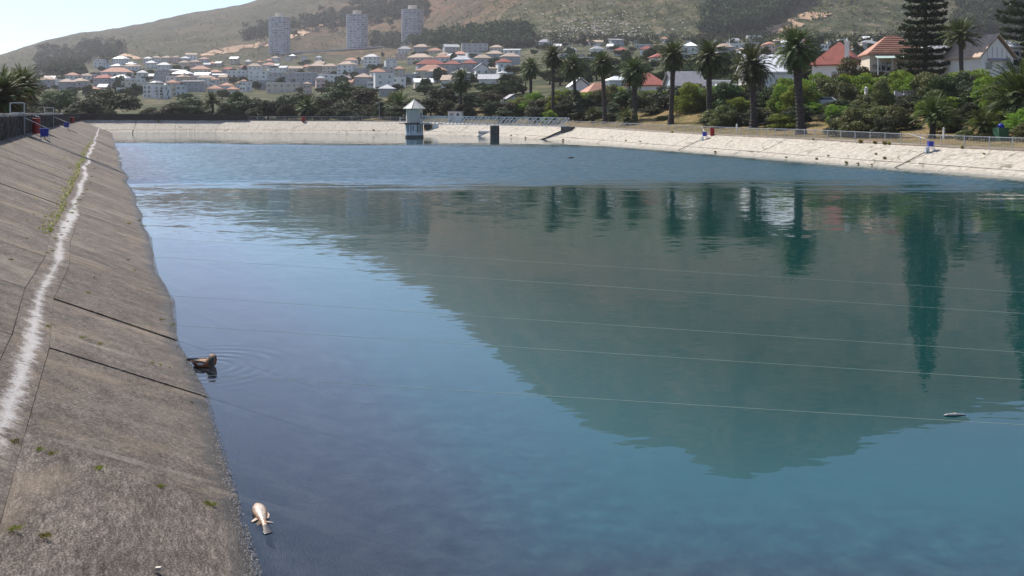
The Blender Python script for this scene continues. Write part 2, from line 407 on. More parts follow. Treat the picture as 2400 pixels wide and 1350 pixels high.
# ------------------------------------------------------------------ concrete banks
def bank_material(name, kind):
    m, nt, out = newmat(name)
    b = N(nt, 'ShaderNodeBsdfPrincipled', Roughness=0.9); b.inputs['Specular IOR Level'].default_value = 0.25
    uv = nt.nodes.new('ShaderNodeTexCoord').outputs['UV']
    sep = nt.nodes.new('ShaderNodeSeparateXYZ'); nt.links.new(uv, sep.inputs[0])
    def mp(sx, sy):
        q = nt.nodes.new('ShaderNodeMapping'); q.inputs['Scale'].default_value = (sx, sy, 1); nt.links.new(uv, q.inputs[0]); return q.outputs[0]
    grit = mth(nt, 'ADD', mth(nt, 'MULTIPLY', noise(nt, mp(1, 1), 13, 5, 0.8), 0.42), mth(nt, 'MULTIPLY', noise(nt, mp(1.6, 0.8), 48, 4, 0.8), 0.58)); mid = noise(nt, mp(1, 1), 2.2, 5, 0.65); big = noise(nt, mp(1, 1), 0.22, 4, 0.6)
    streak = noise(nt, mp(1.0, 0.09), 1.7, 5, 0.6); pits = noise(nt, mp(1, 1), 20, 3, 0.8)
    if kind == 'dark':
        f = mth(nt, 'ADD', mth(nt, 'MULTIPLY', grit, 0.82), mth(nt, 'MULTIPLY', mid, 0.18))
        c = ramp(nt, f, [(0.40, (0.030, 0.023, 0.018)), (0.49, (0.125, 0.100, 0.082)), (0.56, (0.27, 0.225, 0.19)), (0.64, (0.50, 0.44, 0.39))])
        c = mixc(nt, mth(nt, 'MULTIPLY', sstep(nt, streak, 0.56, 0.74), 0.55), c, (0.40, 0.355, 0.295))
        c = mixc(nt, mth(nt, 'MULTIPLY', sstep(nt, big, 0.52, 0.66), 0.30), c, (0.34, 0.30, 0.24))
        c = mixc(nt, mth(nt, 'MULTIPLY', sstep(nt, pits, 0.60, 0.74), 0.8), c, (0.035, 0.031, 0.028))
        wet = sstep(nt, mth(nt, 'ADD', sep.outputs['Y'], mth(nt, 'MULTIPLY', mth(nt, 'SUBTRACT', mid, 0.5), 0.9)), 0.50, 0.10)
        c = mixc(nt, mth(nt, 'MULTIPLY', wet, 0.75), c, (0.022, 0.021, 0.017))
        oi = nt.nodes.new('ShaderNodeObjectInfo')
        c = mixc(nt, mth(nt, 'MULTIPLY', oi.outputs['Random'], 0.42), c, mixc(nt, 1.0, c, (0.55, 0.52, 0.49), 'MULTIPLY'))
        warm = noise(nt, mp(1, 0.5), 0.6, 5, 0.7)
        c = mixc(nt, mth(nt, 'MULTIPLY', sstep(nt, warm, 0.50, 0.68), 0.5), c, (0.30, 0.235, 0.165))
        c = mixc(nt, mth(nt, 'MULTIPLY', sstep(nt, warm, 0.46, 0.34), 0.5), c, (0.055, 0.047, 0.042))
        nt.links.new(mth(nt, 'SUBTRACT', 0.92, mth(nt, 'MULTIPLY', wet, 0.5)), b.inputs['Roughness'])
        bs = 0.9
    else:
        f = mth(nt, 'ADD', mth(nt, 'MULTIPLY', grit, 0.4), mth(nt, 'MULTIPLY', mid, 0.6))
        c = ramp(nt, f, [(0.38, (0.23, 0.205, 0.165)), (0.50, (0.41, 0.365, 0.305)), (0.62, (0.54, 0.49, 0.415))])
        c = mixc(nt, mth(nt, 'MULTIPLY', sstep(nt, streak, 0.50, 0.70), 0.65), c, (0.34, 0.30, 0.245))
        vo = nt.nodes.new('ShaderNodeTexVoronoi'); vo.feature = 'DISTANCE_TO_EDGE'; vo.inputs['Scale'].default_value = 0.42
        wv = nt.nodes.new('ShaderNodeVectorMath'); wv.operation = 'ADD'
        nz = nt.nodes.new('ShaderNodeTexNoise'); nz.inputs['Scale'].default_value = 1.4; nt.links.new(uv, nz.inputs['Vector'])
        sc_ = nt.nodes.new('ShaderNodeVectorMath'); sc_.operation = 'SCALE'; sc_.inputs['Scale'].default_value = 0.9; nt.links.new(nz.outputs['Color'], sc_.inputs[0])
        nt.links.new(uv, wv.inputs[0]); nt.links.new(sc_.outputs[0], wv.inputs[1]); nt.links.new(wv.outputs[0], vo.inputs['Vector'])
        crack = mth(nt, 'MULTIPLY', sstep(nt, vo.outputs['Distance'], 0.035, 0.008), sstep(nt, big, 0.47, 0.56))
        c = mixc(nt, mth(nt, 'MULTIPLY', crack, 0.8), c, (0.12, 0.105, 0.07))
        low = sstep(nt, mth(nt, 'ADD', sep.outputs['Y'], mth(nt, 'MULTIPLY', mth(nt, 'SUBTRACT', mid, 0.5), 1.2)), 1.0, 0.1)
        c = mixc(nt, mth(nt, 'MULTIPLY', low, 0.55), c, (0.26, 0.24, 0.20))
        bs = 0.5
    nt.links.new(c, b.inputs['Base Color'])
    nt.links.new(bump(nt, mth(nt, 'ADD', grit, mth(nt, 'MULTIPLY', pits, 0.8)), bs, 0.03), b.inputs['Normal'])
    nt.links.new(b.outputs[0], out.inputs[0]); return m
M['bank_dark'] = bank_material('lichen_dark_concrete', 'dark')
M['bank_pale'] = bank_material('sun_bleached_concrete', 'pale')
M['joint'] = plain('joint_dirt', (0.05, 0.044, 0.035), 0.95, 0.3, 3)
def limed():
    # the dark concrete with a ragged, half worn stripe of lime along the ledge
    m = bank_material('worn_lime_ledge', 'dark'); nt = m.node_tree
    bs = [n for n in nt.nodes if n.type == 'BSDF_PRINCIPLED'][0]; old = bs.inputs['Base Color'].links[0].from_socket
    uv = nt.nodes.new('ShaderNodeTexCoord').outputs['UV']; sep = nt.nodes.new('ShaderNodeSeparateXYZ'); nt.links.new(uv, sep.inputs[0])
    v = coords(nt, 'World'); n1 = noise(nt, v, 3.5, 5, 0.7); n2 = noise(nt, v, 18, 6, 0.75); n3 = noise(nt, v, 0.3, 4)
    d = mth(nt, 'MULTIPLY', mth(nt, 'ABSOLUTE', mth(nt, 'SUBTRACT', sep.outputs['Y'], 2.905)), 5.2)
    k = mth(nt, 'ADD', mth(nt, 'ADD', d, mth(nt, 'MULTIPLY', mth(nt, 'SUBTRACT', n1, 0.5), 2.4)), mth(nt, 'ADD', mth(nt, 'MULTIPLY', mth(nt, 'SUBTRACT', n2, 0.5), 2.6), mth(nt, 'MULTIPLY', mth(nt, 'SUBTRACT', n3, 0.5), 2.2)))
    f = mth(nt, 'MULTIPLY', sstep(nt, k, 0.9, 0.1), 0.8)
    lime = ramp(nt, n2, [(0.35, (0.34, 0.31, 0.29)), (0.5, (0.56, 0.53, 0.51)), (0.65, (0.72, 0.70, 0.68))])
    nt.links.new(mixc(nt, f, old, lime), bs.inputs['Base Color']); return m
M['limed'] = limed()

def slab(name, i, j, s0, s1, lift, thick, mats, parent, u0, tilt=0.0, gap=0.009):
    a0, a1_ = bp(i, s0), bp(i, s1); b0, b1 = bp(j, s0), bp(j, s1)
    run = (NODE[i % NN][2] + NODE[j % NN][2]) / 2
    L = (b0 - a0).length
    up = (b0 - a0).cross(a1_ - a0); up = up if up.z > 0 else -up; up.normalize()
    g = gap / max(L, 0.1)
    q = [a0.lerp(b0, g), b0.lerp(a0, g), b1.lerp(a1_, g), a1_.lerp(b1, g)]
    e = (q[3] - q[0]).normalized() * gap * 0.6
    q[0] += e; q[1] += e; q[2] -= e; q[3] -= e
    li = [lift - tilt, lift + tilt, lift + tilt * 0.6, lift - tilt * 0.6]
    top = [p + up * l for p, l in zip(q, li)]; bot = [p + up * (lift - thick) for p in q]
    me = bpy.data.meshes.new(name)
    me.from_pydata([tuple(p) for p in top + bot], [], [(0, 1, 2, 3), (1, 0, 4, 5), (2, 1, 5, 6), (3, 2, 6, 7), (0, 3, 7, 4)])
    if (top[1] - top[0]).cross(top[2] - top[0]).z < 0: me.flip_normals()
    uvl = me.uv_layers.new(name='UVMap')
    cs = math.sqrt(run * run + NODE[i % NN][3] ** 2)
    tuv = [(u0, s0 * cs), (u0 + L, s0 * cs), (u0 + L, s1 * cs), (u0, s1 * cs)]
    for p in me.polygons:
        for li_ in p.loop_indices:
            vi = me.loops[li_].vertex_index; uvl.data[li_].uv = tuv[vi % 4]
    me.materials.append(mats)
    return link(name, me, parent)

def bank(name, label, i0, i1, mat, ledge_s, ledge_w, tilt, ledge_mat, lk, gw=0.008):
    e = empty(name, bp(i0, 0)); e.location = (0, 0, 0); tag(e, label, kind='structure')
    base = MB(); u = 0.0
    for i in range(i0, i1):
        j = i + 1; L = (bp(j, 0) - bp(i, 0)).length
        t = rnd.uniform(-tilt, tilt); t2 = rnd.uniform(-tilt, tilt) * 0.4
        slab('slab', i, j, -0.62, ledge_s - ledge_w / 2, rnd.uniform(-0.022, 0.002), 0.09, mat, e, u + rnd.uniform(0, 0.3), t, gw * rnd.choice((0.35, 0.6, 1.0, 1.3)))
        slab('ledge_block', i, j, ledge_s - ledge_w / 2, ledge_s + ledge_w / 2, lk + rnd.uniform(-0.006, 0.006), 0.12, ledge_mat, e, u, t2 * 0.2, 0.004)
        slab('slab', i, j, ledge_s + ledge_w / 2, 1.0, rnd.uniform(-0.008, 0.012), 0.09, mat, e, u + 40 + rnd.uniform(0, 0.3), t2, gw * rnd.choice((0.35, 0.6, 1.0, 1.3)))
        A = [bp(i, s, 0, -0.07) for s in (-1.7, 1.0)] + [bp(j, s, 0, -0.07) for s in (1.0, -1.7)]
        base.add(A, [(0, 1, 2, 3)]); u += L
    base.build('joint_bed', M['joint'], e)
    return e
M['bank_mid'] = M['bank_dark']
bank('embankment_left', 'dark lichened concrete slab bank with a white limed ledge', 0, IB, M['bank_dark'], 0.375, 0.075, 0.022, M['limed'], -0.006)
bank('embankment_far', 'pale cracked concrete bank below the dark wall and railing', IB, IR, M['bank_pale'], 0.30, 0.05, 0.015, M['bank_pale'], 0.02, 0.03)
bank('embankment_right', 'sunlit pale concrete slab bank below the long railing', IR, IC, M['bank_pale'], 0.27, 0.06, 0.02, M['bank_pale'], 0.03, 0.03)
bank('embankment_near', 'concrete slab bank closing the near end of the reservoir', IC, NN, M['bank_dark'], 0.375, 0.062, 0.03, M['limed'], 0.03)

# bed of the basin
bed = MB(); bed.add([bp(i, -1.69) for i in range(NN)][::-1], [tuple(range(NN))])
tag(bed.build('reservoir_bed', M['joint']), 'dark silty bed of the reservoir', kind='structure')

# kerb and footpath round the rim
M['kerb'] = plain('reddish_kerb', (0.30, 0.23, 0.18), 0.9, 0.3, 1.5, bmp=0.3)
M['path'] = plain('stony_path', (0.42, 0.33, 0.26), 0.95, 0.3, 1.2, bmp=0.5, stain=(0.22, 0.17, 0.12))
pth = MB(); krb = MB()
for i in range(IB, NN + 1):
    a0, a1_ = bp(i, 1, 0.25, 0.004), bp(i, 1, 2.6, 0.004); b0, b1 = bp(i + 1, 1, 0.25, 0.004), bp(i + 1, 1, 2.6, 0.004)
    if i < NN: pth.add([a0, b0, b1, a1_], [(0, 1, 2, 3)])
tag(pth.build('footpath', M['path']), 'stony footpath along the railing', kind='structure')
kb = empty('kerb'); tag(kb, 'low reddish kerb along the top of the bank', kind='structure')
for i in range(IB, IC):
    a, b_ = bp(i, 1), bp(i + 1, 1); k = MB()
    o1, o2 = bp(i, 1, 0.24), bp(i + 1, 1, 0.24)
    k.add([a + Vector((0, 0, .11)), b_ + Vector((0, 0, .11)), o2 + Vector((0, 0, .11)), o1 + Vector((0, 0, .11)),
           a - Vector((0, 0, .12)), b_ - Vector((0, 0, .12)), o2 - Vector((0, 0, .12)), o1 - Vector((0, 0, .12))],
          [(0, 1, 2, 3), (0, 4, 5, 1), (2, 6, 7, 3), (1, 5, 6, 2), (3, 7, 4, 0)])
    k.build('kerb_stone', M['kerb'], kb)

# ------------------------------------------------------------------ water
DUCK = at(466, 857, HC * F / (857 - H0)); DUCK.z = 0
def water_material():
    m, nt, out = newmat('reservoir_water'); L = nt.links.new
    pos = nt.nodes.new('ShaderNodeNewGeometry').outputs['Position']
    sep = nt.nodes.new('ShaderNodeSeparateXYZ'); L(pos, sep.inputs[0]); X, Y = sep.outputs['X'], sep.outputs['Y']
    def nvec(scale, sx, sy, detail):
        q = nt.nodes.new('ShaderNodeMapping'); q.inputs['Scale'].default_value = (sx, sy, 1); L(pos, q.inputs[0])
        n = nt.nodes.new('ShaderNodeTexNoise'); n.inputs['Scale'].default_value = scale; n.inputs['Detail'].default_value = detail; n.inputs['Roughness'].default_value = 0.5
        L(q.outputs[0], n.inputs['Vector']); s = nt.nodes.new('ShaderNodeVectorMath'); s.operation = 'SUBTRACT'; s.inputs[1].default_value = (0.5, 0.5, 0.5)
        L(n.outputs['Color'], s.inputs[0]); return s.outputs[0]
    def vs(v, k):
        s = nt.nodes.new('ShaderNodeVectorMath'); s.operation = 'SCALE'; L(v, s.inputs[0])
        if isinstance(k, (int, float)): s.inputs['Scale'].default_value = k
        else: L(k, s.inputs['Scale'])
        return s.outputs[0]
    def va(a, b):
        s = nt.nodes.new('ShaderNodeVectorMath'); s.operation = 'ADD'; L(a, s.inputs[0]); L(b, s.inputs[1]); return s.outputs[0]
    # breeze band across the middle of the water, calm elsewhere
    wob = nt.nodes.new('ShaderNodeTexNoise'); wob.inputs['Scale'].default_value = 0.035; L(pos, wob.inputs['Vector'])
    Yw = mth(nt, 'ADD', mth(nt, 'ADD', Y, mth(nt, 'MULTIPLY', mth(nt, 'SUBTRACT', wob.outputs['Fac'], 0.5), 30)), mth(nt, 'MULTIPLY', X, 0.10))
    qm = nt.nodes.new('ShaderNodeMapping'); qm.inputs['Scale'].default_value = (0.10, 0.5, 1); L(pos, qm.inputs[0])
    wf = nt.nodes.new('ShaderNodeTexNoise'); wf.inputs['Scale'].default_value = 1.0; wf.inputs['Detail'].default_value = 5; wf.inputs['Roughness'].default_value = 0.7; L(qm.outputs[0], wf.inputs['Vector'])
    Yw = mth(nt, 'ADD', Yw, mth(nt, 'MULTIPLY', mth(nt, 'SUBTRACT', wf.outputs['Fac'], 0.5), 46))
    band = mth(nt, 'MULTIPLY', sstep(nt, Yw, 58, 78), sstep(nt, Yw, 152, 132))
    near_right = sstep(nt, mth(nt, 'ADD', mth(nt, 'MULTIPLY', X, 0.95), mth(nt, 'MULTIPLY', Y, 0.3)), 58, 50)
    band = mth(nt, 'MULTIPLY', band, near_right)
    mid = sstep(nt, Y, 16, 62)
    k_small = mth(nt, 'ADD', mth(nt, 'ADD', 0.020, mth(nt, 'MULTIPLY', mid, 0.050)), mth(nt, 'MULTIPLY', band, 0.65))
    k_big = mth(nt, 'ADD', mth(nt, 'ADD', 0.014, mth(nt, 'MULTIPLY', mid, 0.020)), mth(nt, 'MULTIPLY', band, 0.02))
    nv = va(vs(nvec(3.4, 0.55, 2.0, 3), k_small), vs(nvec(0.55, 0.7, 1.4, 1), k_big))
    sky_tilt = nt.nodes.new('ShaderNodeCombineXYZ'); L(mth(nt, 'MULTIPLY', band, -0.17), sky_tilt.inputs[1]); nv = va(nv, sky_tilt.outputs[0])   # constant normal tilt added so the band mirrors higher, bluer sky
    bw = nt.nodes.new('ShaderNodeTexNoise'); bw.inputs['Scale'].default_value = 1.3; L(pos, bw.inputs['Vector']); bedw = sstep(nt, bw.outputs['Fac'], 0.3, 0.7)
    # rings spreading from the bird
    dv = nt.nodes.new('ShaderNodeVectorMath'); dv.operation = 'SUBTRACT'; L(pos, dv.inputs[0]); dv.inputs[1].default_value = (DUCK.x + 0.12, DUCK.y - 0.1, 0)
    ln = nt.nodes.new('ShaderNodeVectorMath'); ln.operation = 'LENGTH'; L(dv.outputs[0], ln.inputs[0]); r = ln.outputs['Value']
    nm = nt.nodes.new('ShaderNodeVectorMath'); nm.operation = 'NORMALIZE'; L(dv.outputs[0], nm.inputs[0])
    ring = mth(nt, 'MULTIPLY', mth(nt, 'SINE', mth(nt, 'MULTIPLY', mth(nt, 'POWER', r, 0.8), 27.0)), mth(nt, 'MULTIPLY', sstep(nt, r, 2.4, 0.3), mth(nt, 'MULTIPLY', bedw, 0.075)))
    nv = va(nv, vs(nm.outputs[0], ring))
    cz = nt.nodes.new('ShaderNodeVectorMath'); cz.operation = 'MULTIPLY'; L(nv, cz.inputs[0]); cz.inputs[1].default_value = (1, 1, 0)
    up = nt.nodes.new('ShaderNodeVectorMath'); up.operation = 'ADD'; L(cz.outputs[0], up.inputs[0]); up.inputs[1].default_value = (0, 0, 1)
    nn = nt.nodes.new('ShaderNodeVectorMath'); nn.operation = 'NORMALIZE'; L(up.outputs[0], nn.inputs[0]); NRMv = nn.outputs[0]
    # depth of the sloping bank under the water decides how much of the bed shows
    dl = mth(nt, 'MULTIPLY', mth(nt, 'SUBTRACT', X, mth(nt, 'SUBTRACT', 1.6, mth(nt, 'MULTIPLY', Y, 0.398))), 0.40)
    dn = mth(nt, 'MULTIPLY', mth(nt, 'SUBTRACT', Y, mth(nt, 'SUBTRACT', 8.24, mth(nt, 'MULTIPLY', X, 0.159))), 0.42)
    dep = mth(nt, 'MAXIMUM', mth(nt, 'MINIMUM', dl, dn), 0.0)
    op = mth(nt, 'SUBTRACT', 1.0, mth(nt, 'EXPONENT', mth(nt, 'MULTIPLY', dep, -0.85)))
    bedn = nt.nodes.new('ShaderNodeTexNoise'); bedn.inputs['Scale'].default_value = 2.6; bedn.inputs['Detail'].default_value = 9; bedn.inputs['Roughness'].default_value = 0.72; L(pos, bedn.inputs['Vector'])
    far = sstep(nt, dep, 0.3, 5.0)
    bodyc = ramp(nt, far, [(0.0, (0.050, 0.062, 0.090)), (0.16, (0.028, 0.082, 0.106)), (0.4, (0.016, 0.080, 0.092)), (1.0, (0.005, 0.041, 0.040))])
    bodyc = mixc(nt, mth(nt, 'MULTIPLY', sstep(nt, dep, 3.0, 0.6), 0.5), bodyc, ramp(nt, bedn.outputs['Fac'], [(0.38, (0.45, 0.45, 0.5)), (0.5, (1, 1, 1)), (0.64, (1.9, 1.9, 1.5))]), 'MULTIPLY')
    dif = nt.nodes.new('ShaderNodeBsdfDiffuse'); L(bodyc, dif.inputs['Color'])
    tr = nt.nodes.new('ShaderNodeBsdfTransparent'); tr.inputs['Color'].default_value = (0.55, 0.66, 0.80, 1)
    body = nt.nodes.new('ShaderNodeMixShader'); L(op, body.inputs[0]); L(tr.outputs[0], body.inputs[1]); L(dif.outputs[0], body.inputs[2])
    gl = nt.nodes.new('ShaderNodeBsdfGlossy'); L(mth(nt, 'ADD', 0.015, mth(nt, 'MULTIPLY', band, 0.2)), gl.inputs['Roughness']); gl.inputs['Color'].default_value = (0.97, 0.98, 1, 1); L(NRMv, gl.inputs['Normal'])
    fr = nt.nodes.new('ShaderNodeFresnel'); fr.inputs['IOR'].default_value = 1.333; L(NRMv, fr.inputs['Normal'])
    mx = nt.nodes.new('ShaderNodeMixShader'); L(fr.outputs[0], mx.inputs[0]); L(body.outputs[0], mx.inputs[1]); L(gl.outputs[0], mx.inputs[2])
    L(mx.outputs[0], out.inputs[0]); return m
M['water'] = water_material()
wb = MB(); wb.add([bp(i, 0.10, 0, -NODE[i][3] * 0.10) for i in range(NN)][::-1], [tuple(range(NN))])
w = wb.build('water', M['water'])
tag(w, 'calm blue green reservoir water crossed by a rippled band', kind='structure')

# ------------------------------------------------------------------ vegetation
M['leaf_dark'] = leafmat('dark_coastal_leaves', (0.022, 0.032, 0.012), (0.061, 0.081, 0.030), (0.162, 0.169, 0.081), 0.2)
M['leaf_brown'] = leafmat('brownish_coastal_leaves', (0.030, 0.030, 0.014), (0.084, 0.074, 0.035), (0.176, 0.142, 0.081), 0.2)
M['leaf_pine'] = leafmat('umbrella_pine_needles', (0.027, 0.046, 0.012), (0.061, 0.101, 0.022), (0.115, 0.162, 0.041), 0.25)
M['leaf_green'] = leafmat('fresh_green_leaves', (0.069, 0.115, 0.016), (0.221, 0.300, 0.036), (0.520, 0.576, 0.080), 0.5)
M['leaf_olive'] = leafmat('olive_leaves', (0.060, 0.073, 0.023), (0.171, 0.174, 0.061), (0.362, 0.329, 0.129), 0.3)
M['leaf_palm'] = leafmat('palm_fronds', (0.026, 0.041, 0.010), (0.084, 0.106, 0.027), (0.269, 0.258, 0.080), 0.3, 1.5)
M['leaf_palm_dry'] = leafmat('dry_palm_fronds', (0.075, 0.060, 0.030), (0.180, 0.143, 0.068), (0.390, 0.315, 0.165), 0.3, 1.5)
M['leaf_norfolk'] = leafmat('tiered_pine_needles', (0.024, 0.045, 0.024), (0.057, 0.089, 0.036), (0.142, 0.173, 0.061), 0.15)
M['leaf_far'] = leafmat('far_tree_leaves', (0.036, 0.050, 0.027), (0.084, 0.104, 0.050), (0.127, 0.139, 0.072), 0.1, 0.5, spec=0.0)
M['weed'] = leafmat('yellow_green_weeds', (0.13, 0.14, 0.02), (0.28, 0.28, 0.05), (0.42, 0.33, 0.08), 0.3, 3)

def leaves(blobs, n, size, seed, asp=1.0, up=0.0, shell=0.55):
    """leaf quads spread through a set of blobs (cx, cy, cz, rx, ry, rz)"""
    r = np.random.default_rng(seed); B = np.array(blobs, float)
    wgt = B[:, 3] * B[:, 4] + B[:, 3] * B[:, 5]; k = r.choice(len(B), n, p=wgt / wgt.sum())
    d = r.normal(size=(n, 3)); d[:, 2] = np.abs(d[:, 2]) * np.where(r.random(n) < 0.78, 1, -1); d /= np.linalg.norm(d, axis=1)[:, None]
    rad = shell + (1.06 - shell) * r.random(n) ** 0.6
    c = B[k, :3] + d * B[k, 3:6] * rad[:, None]
    nr = d + r.normal(size=(n, 3)) * 0.75 + np.array([0, 0, up]); nr /= np.linalg.norm(nr, axis=1)[:, None]
    t = np.cross(nr, r.normal(size=(n, 3))); t /= np.linalg.norm(t, axis=1)[:, None]; b = np.cross(nr, t)
    s = size * r.uniform(0.55, 1.35, n)[:, None]
    t = t * s * asp; b = b * s / asp
    v = np.stack([c - t * 0.5, c + b * 0.42 - t * 0.08, c + t * 0.5, c - b * 0.42 + t * 0.05], 1).reshape(-1, 3)
    return v, np.arange(4 * n).reshape(n, 4)
def dome_blobs(seed, n, R, Hh, z0, br, flat=1.0, fill=0.9, low=0.6):
    r = np.random.default_rng(seed); out = []
    for i in range(n):
        a = r.uniform(0, 6.283); q = math.sqrt(r.uniform(0.02, 1)) * fill; el = math.sqrt(max(0, 1 - q ** 2.6))
        s = br * r.uniform(0.7, 1.3)
        z = z0 + s * 0.5 + (Hh - z0 - s * 0.8) * (el * r.random() ** low) * flat
        out.append((R * q * math.cos(a), R * q * math.sin(a), z - s * 0.4, s, s, s * 0.72))
    return out
def trunk_mesh(name, Hh, r0, limbs, seed, mat, spread=0.5, fork=0.35):
    r = random.Random(seed); m = MB()
    m.tube([(0, 0, -0.6), (r.uniform(-.1, .1), 0, Hh * 0.2), (r.uniform(-.2, .2), r.uniform(-.2, .2), Hh * 0.55)], [r0 * 1.25, r0, r0 * 0.6], 7)
    for k in range(limbs):
        a = 6.283 * k / limbs + r.uniform(-.3, .3); e = spread * r.uniform(0.6, 1.1); z1 = Hh * r.uniform(fork * 0.8, fork * 1.3)
        m.tube([(0, 0, z1), (math.cos(a) * e * 0.45 * Hh, math.sin(a) * e * 0.45 * Hh, z1 + Hh * 0.22), (math.cos(a) * e * 0.8 * Hh, math.sin(a) * e * 0.8 * Hh, Hh * r.uniform(0.72, 0.9))],
               [r0 * 0.6, r0 * 0.4, r0 * 0.12], 5)
    return m.mesh(name, mat, True)
PROTO = {}
def proto(kind, crown, trunk, R, Hh): PROTO.setdefault(kind, []).append((crown, trunk, R, Hh))
for s in range(3):
    bl = dome_blobs(100 + s, 48, 4.3, 8.6, 0.0, 1.35)
    for key, mt in (('coastal', 'leaf_dark'), ('brown', 'leaf_brown')):
        v, f = leaves(bl, 12000, 0.31, 200 + s); proto(key, npmesh('crown', v, f, M[mt]), trunk_mesh('trunk', 7.5, 0.28, 5, s, M['trunk'], 0.5), 5.2, 8.9)
for s in range(2):
    bl = dome_blobs(120 + s, 64, 6.6, 8.6, 1.6, 1.5, 1.0, 0.97, 0.35)
    v, f = leaves(bl, 15000, 0.32, 220 + s, up=0.5); proto('pine', npmesh('crown', v, f, M['leaf_pine']), trunk_mesh('trunk', 7.5, 0.35, 7, 10 + s, M['trunk'], 0.75, 0.3), 7.6, 8.8)
for s in range(3):
    bl = dome_blobs(140 + s, 34, 2.1, 4.4, 0.0, 0.85)
    for key, mt in (('green', 'leaf_green'), ('olive', 'leaf_olive')):
        v, f = leaves(bl, 8000, 0.20, 240 + s); proto(key, npmesh('crown', v, f, M[mt]), trunk_mesh('trunk', 3.6, 0.13, 5, 20 + s, M['trunk'], 0.45, 0.2), 2.8, 4.7)
    v, f = leaves(bl, 6500, 0.20, 250 + s, 1.5); proto('darkshrub', npmesh('crown', v, f, M['leaf_dark']), trunk_mesh('trunk', 3.6, 0.13, 5, 30 + s, M['trunk'], 0.45, 0.2), 2.8, 4.7)
    v, f = leaves(bl, 6500, 0.26, 260 + s, 1.9, 0.2); proto('feather', npmesh('crown', v, f, M['leaf_pine']), trunk_mesh('trunk', 3.6, 0.13, 5, 40 + s, M['trunk'], 0.45, 0.2), 2.8, 4.7)
for s in range(3):
    bl = dome_blobs(160 + s, 9, 2.6, 6.0, 1.2, 1.7)
    v, f = leaves(bl, 900, 0.75, 270 + s); proto('far', npmesh('crown', v, f, M['leaf_far']), trunk_mesh('trunk', 4.6, 0.25, 3, 50 + s, M['trunk'], 0.4), 4.0, 6.6)
bl = [(0, 0, z, 0.62 * math.sin(math.pi * min(1, (z + .6) / 8.2)) ** 0.6 + .05, 0.62 * math.sin(math.pi * min(1, (z + .6) / 8.2)) ** 0.6 + .05, 0.6) for z in np.arange(0.8, 7.4, 0.35)]
v, f = leaves(bl, 2600, 0.22, 281, 1.5); proto('cypress', npmesh('crown', v, f, M['leaf_norfolk']), trunk_mesh('trunk', 6, 0.12, 0, 60, M['trunk']), 0.75, 7.8)

def plant(name, kind, X, Y, hw, Hh, label, cat, group=None, z=None, rz=None, depth=1.0):
    cr, tr, R, H_ = rnd.choice(PROTO[kind])
    e = empty(name, (X, Y, (gz(X, Y) if z is None else z) - 0.12), rnd.uniform(0, 6.28) if rz is None else rz)
    e.scale = (hw / R, hw / R * depth, Hh / H_)
    link('crown', cr, e); link('trunk', tr, e)
    return tag(e, label, cat, group)
def plant_px(name, kind, x, ytop, hwpx, Y, label, cat, group=None, z=None):
    X = U(x) * Y; zb = gz(X, Y) if z is None else z; zt = HC - (ytop - H0) / F * Y
    return plant(name, kind, X, Y, hwpx / F * Y, max(zt - zb, 0.5), label, cat, group, zb)
def pooled(o, kind): pool(kind, o.location.x, o.location.y, o['label']); return o

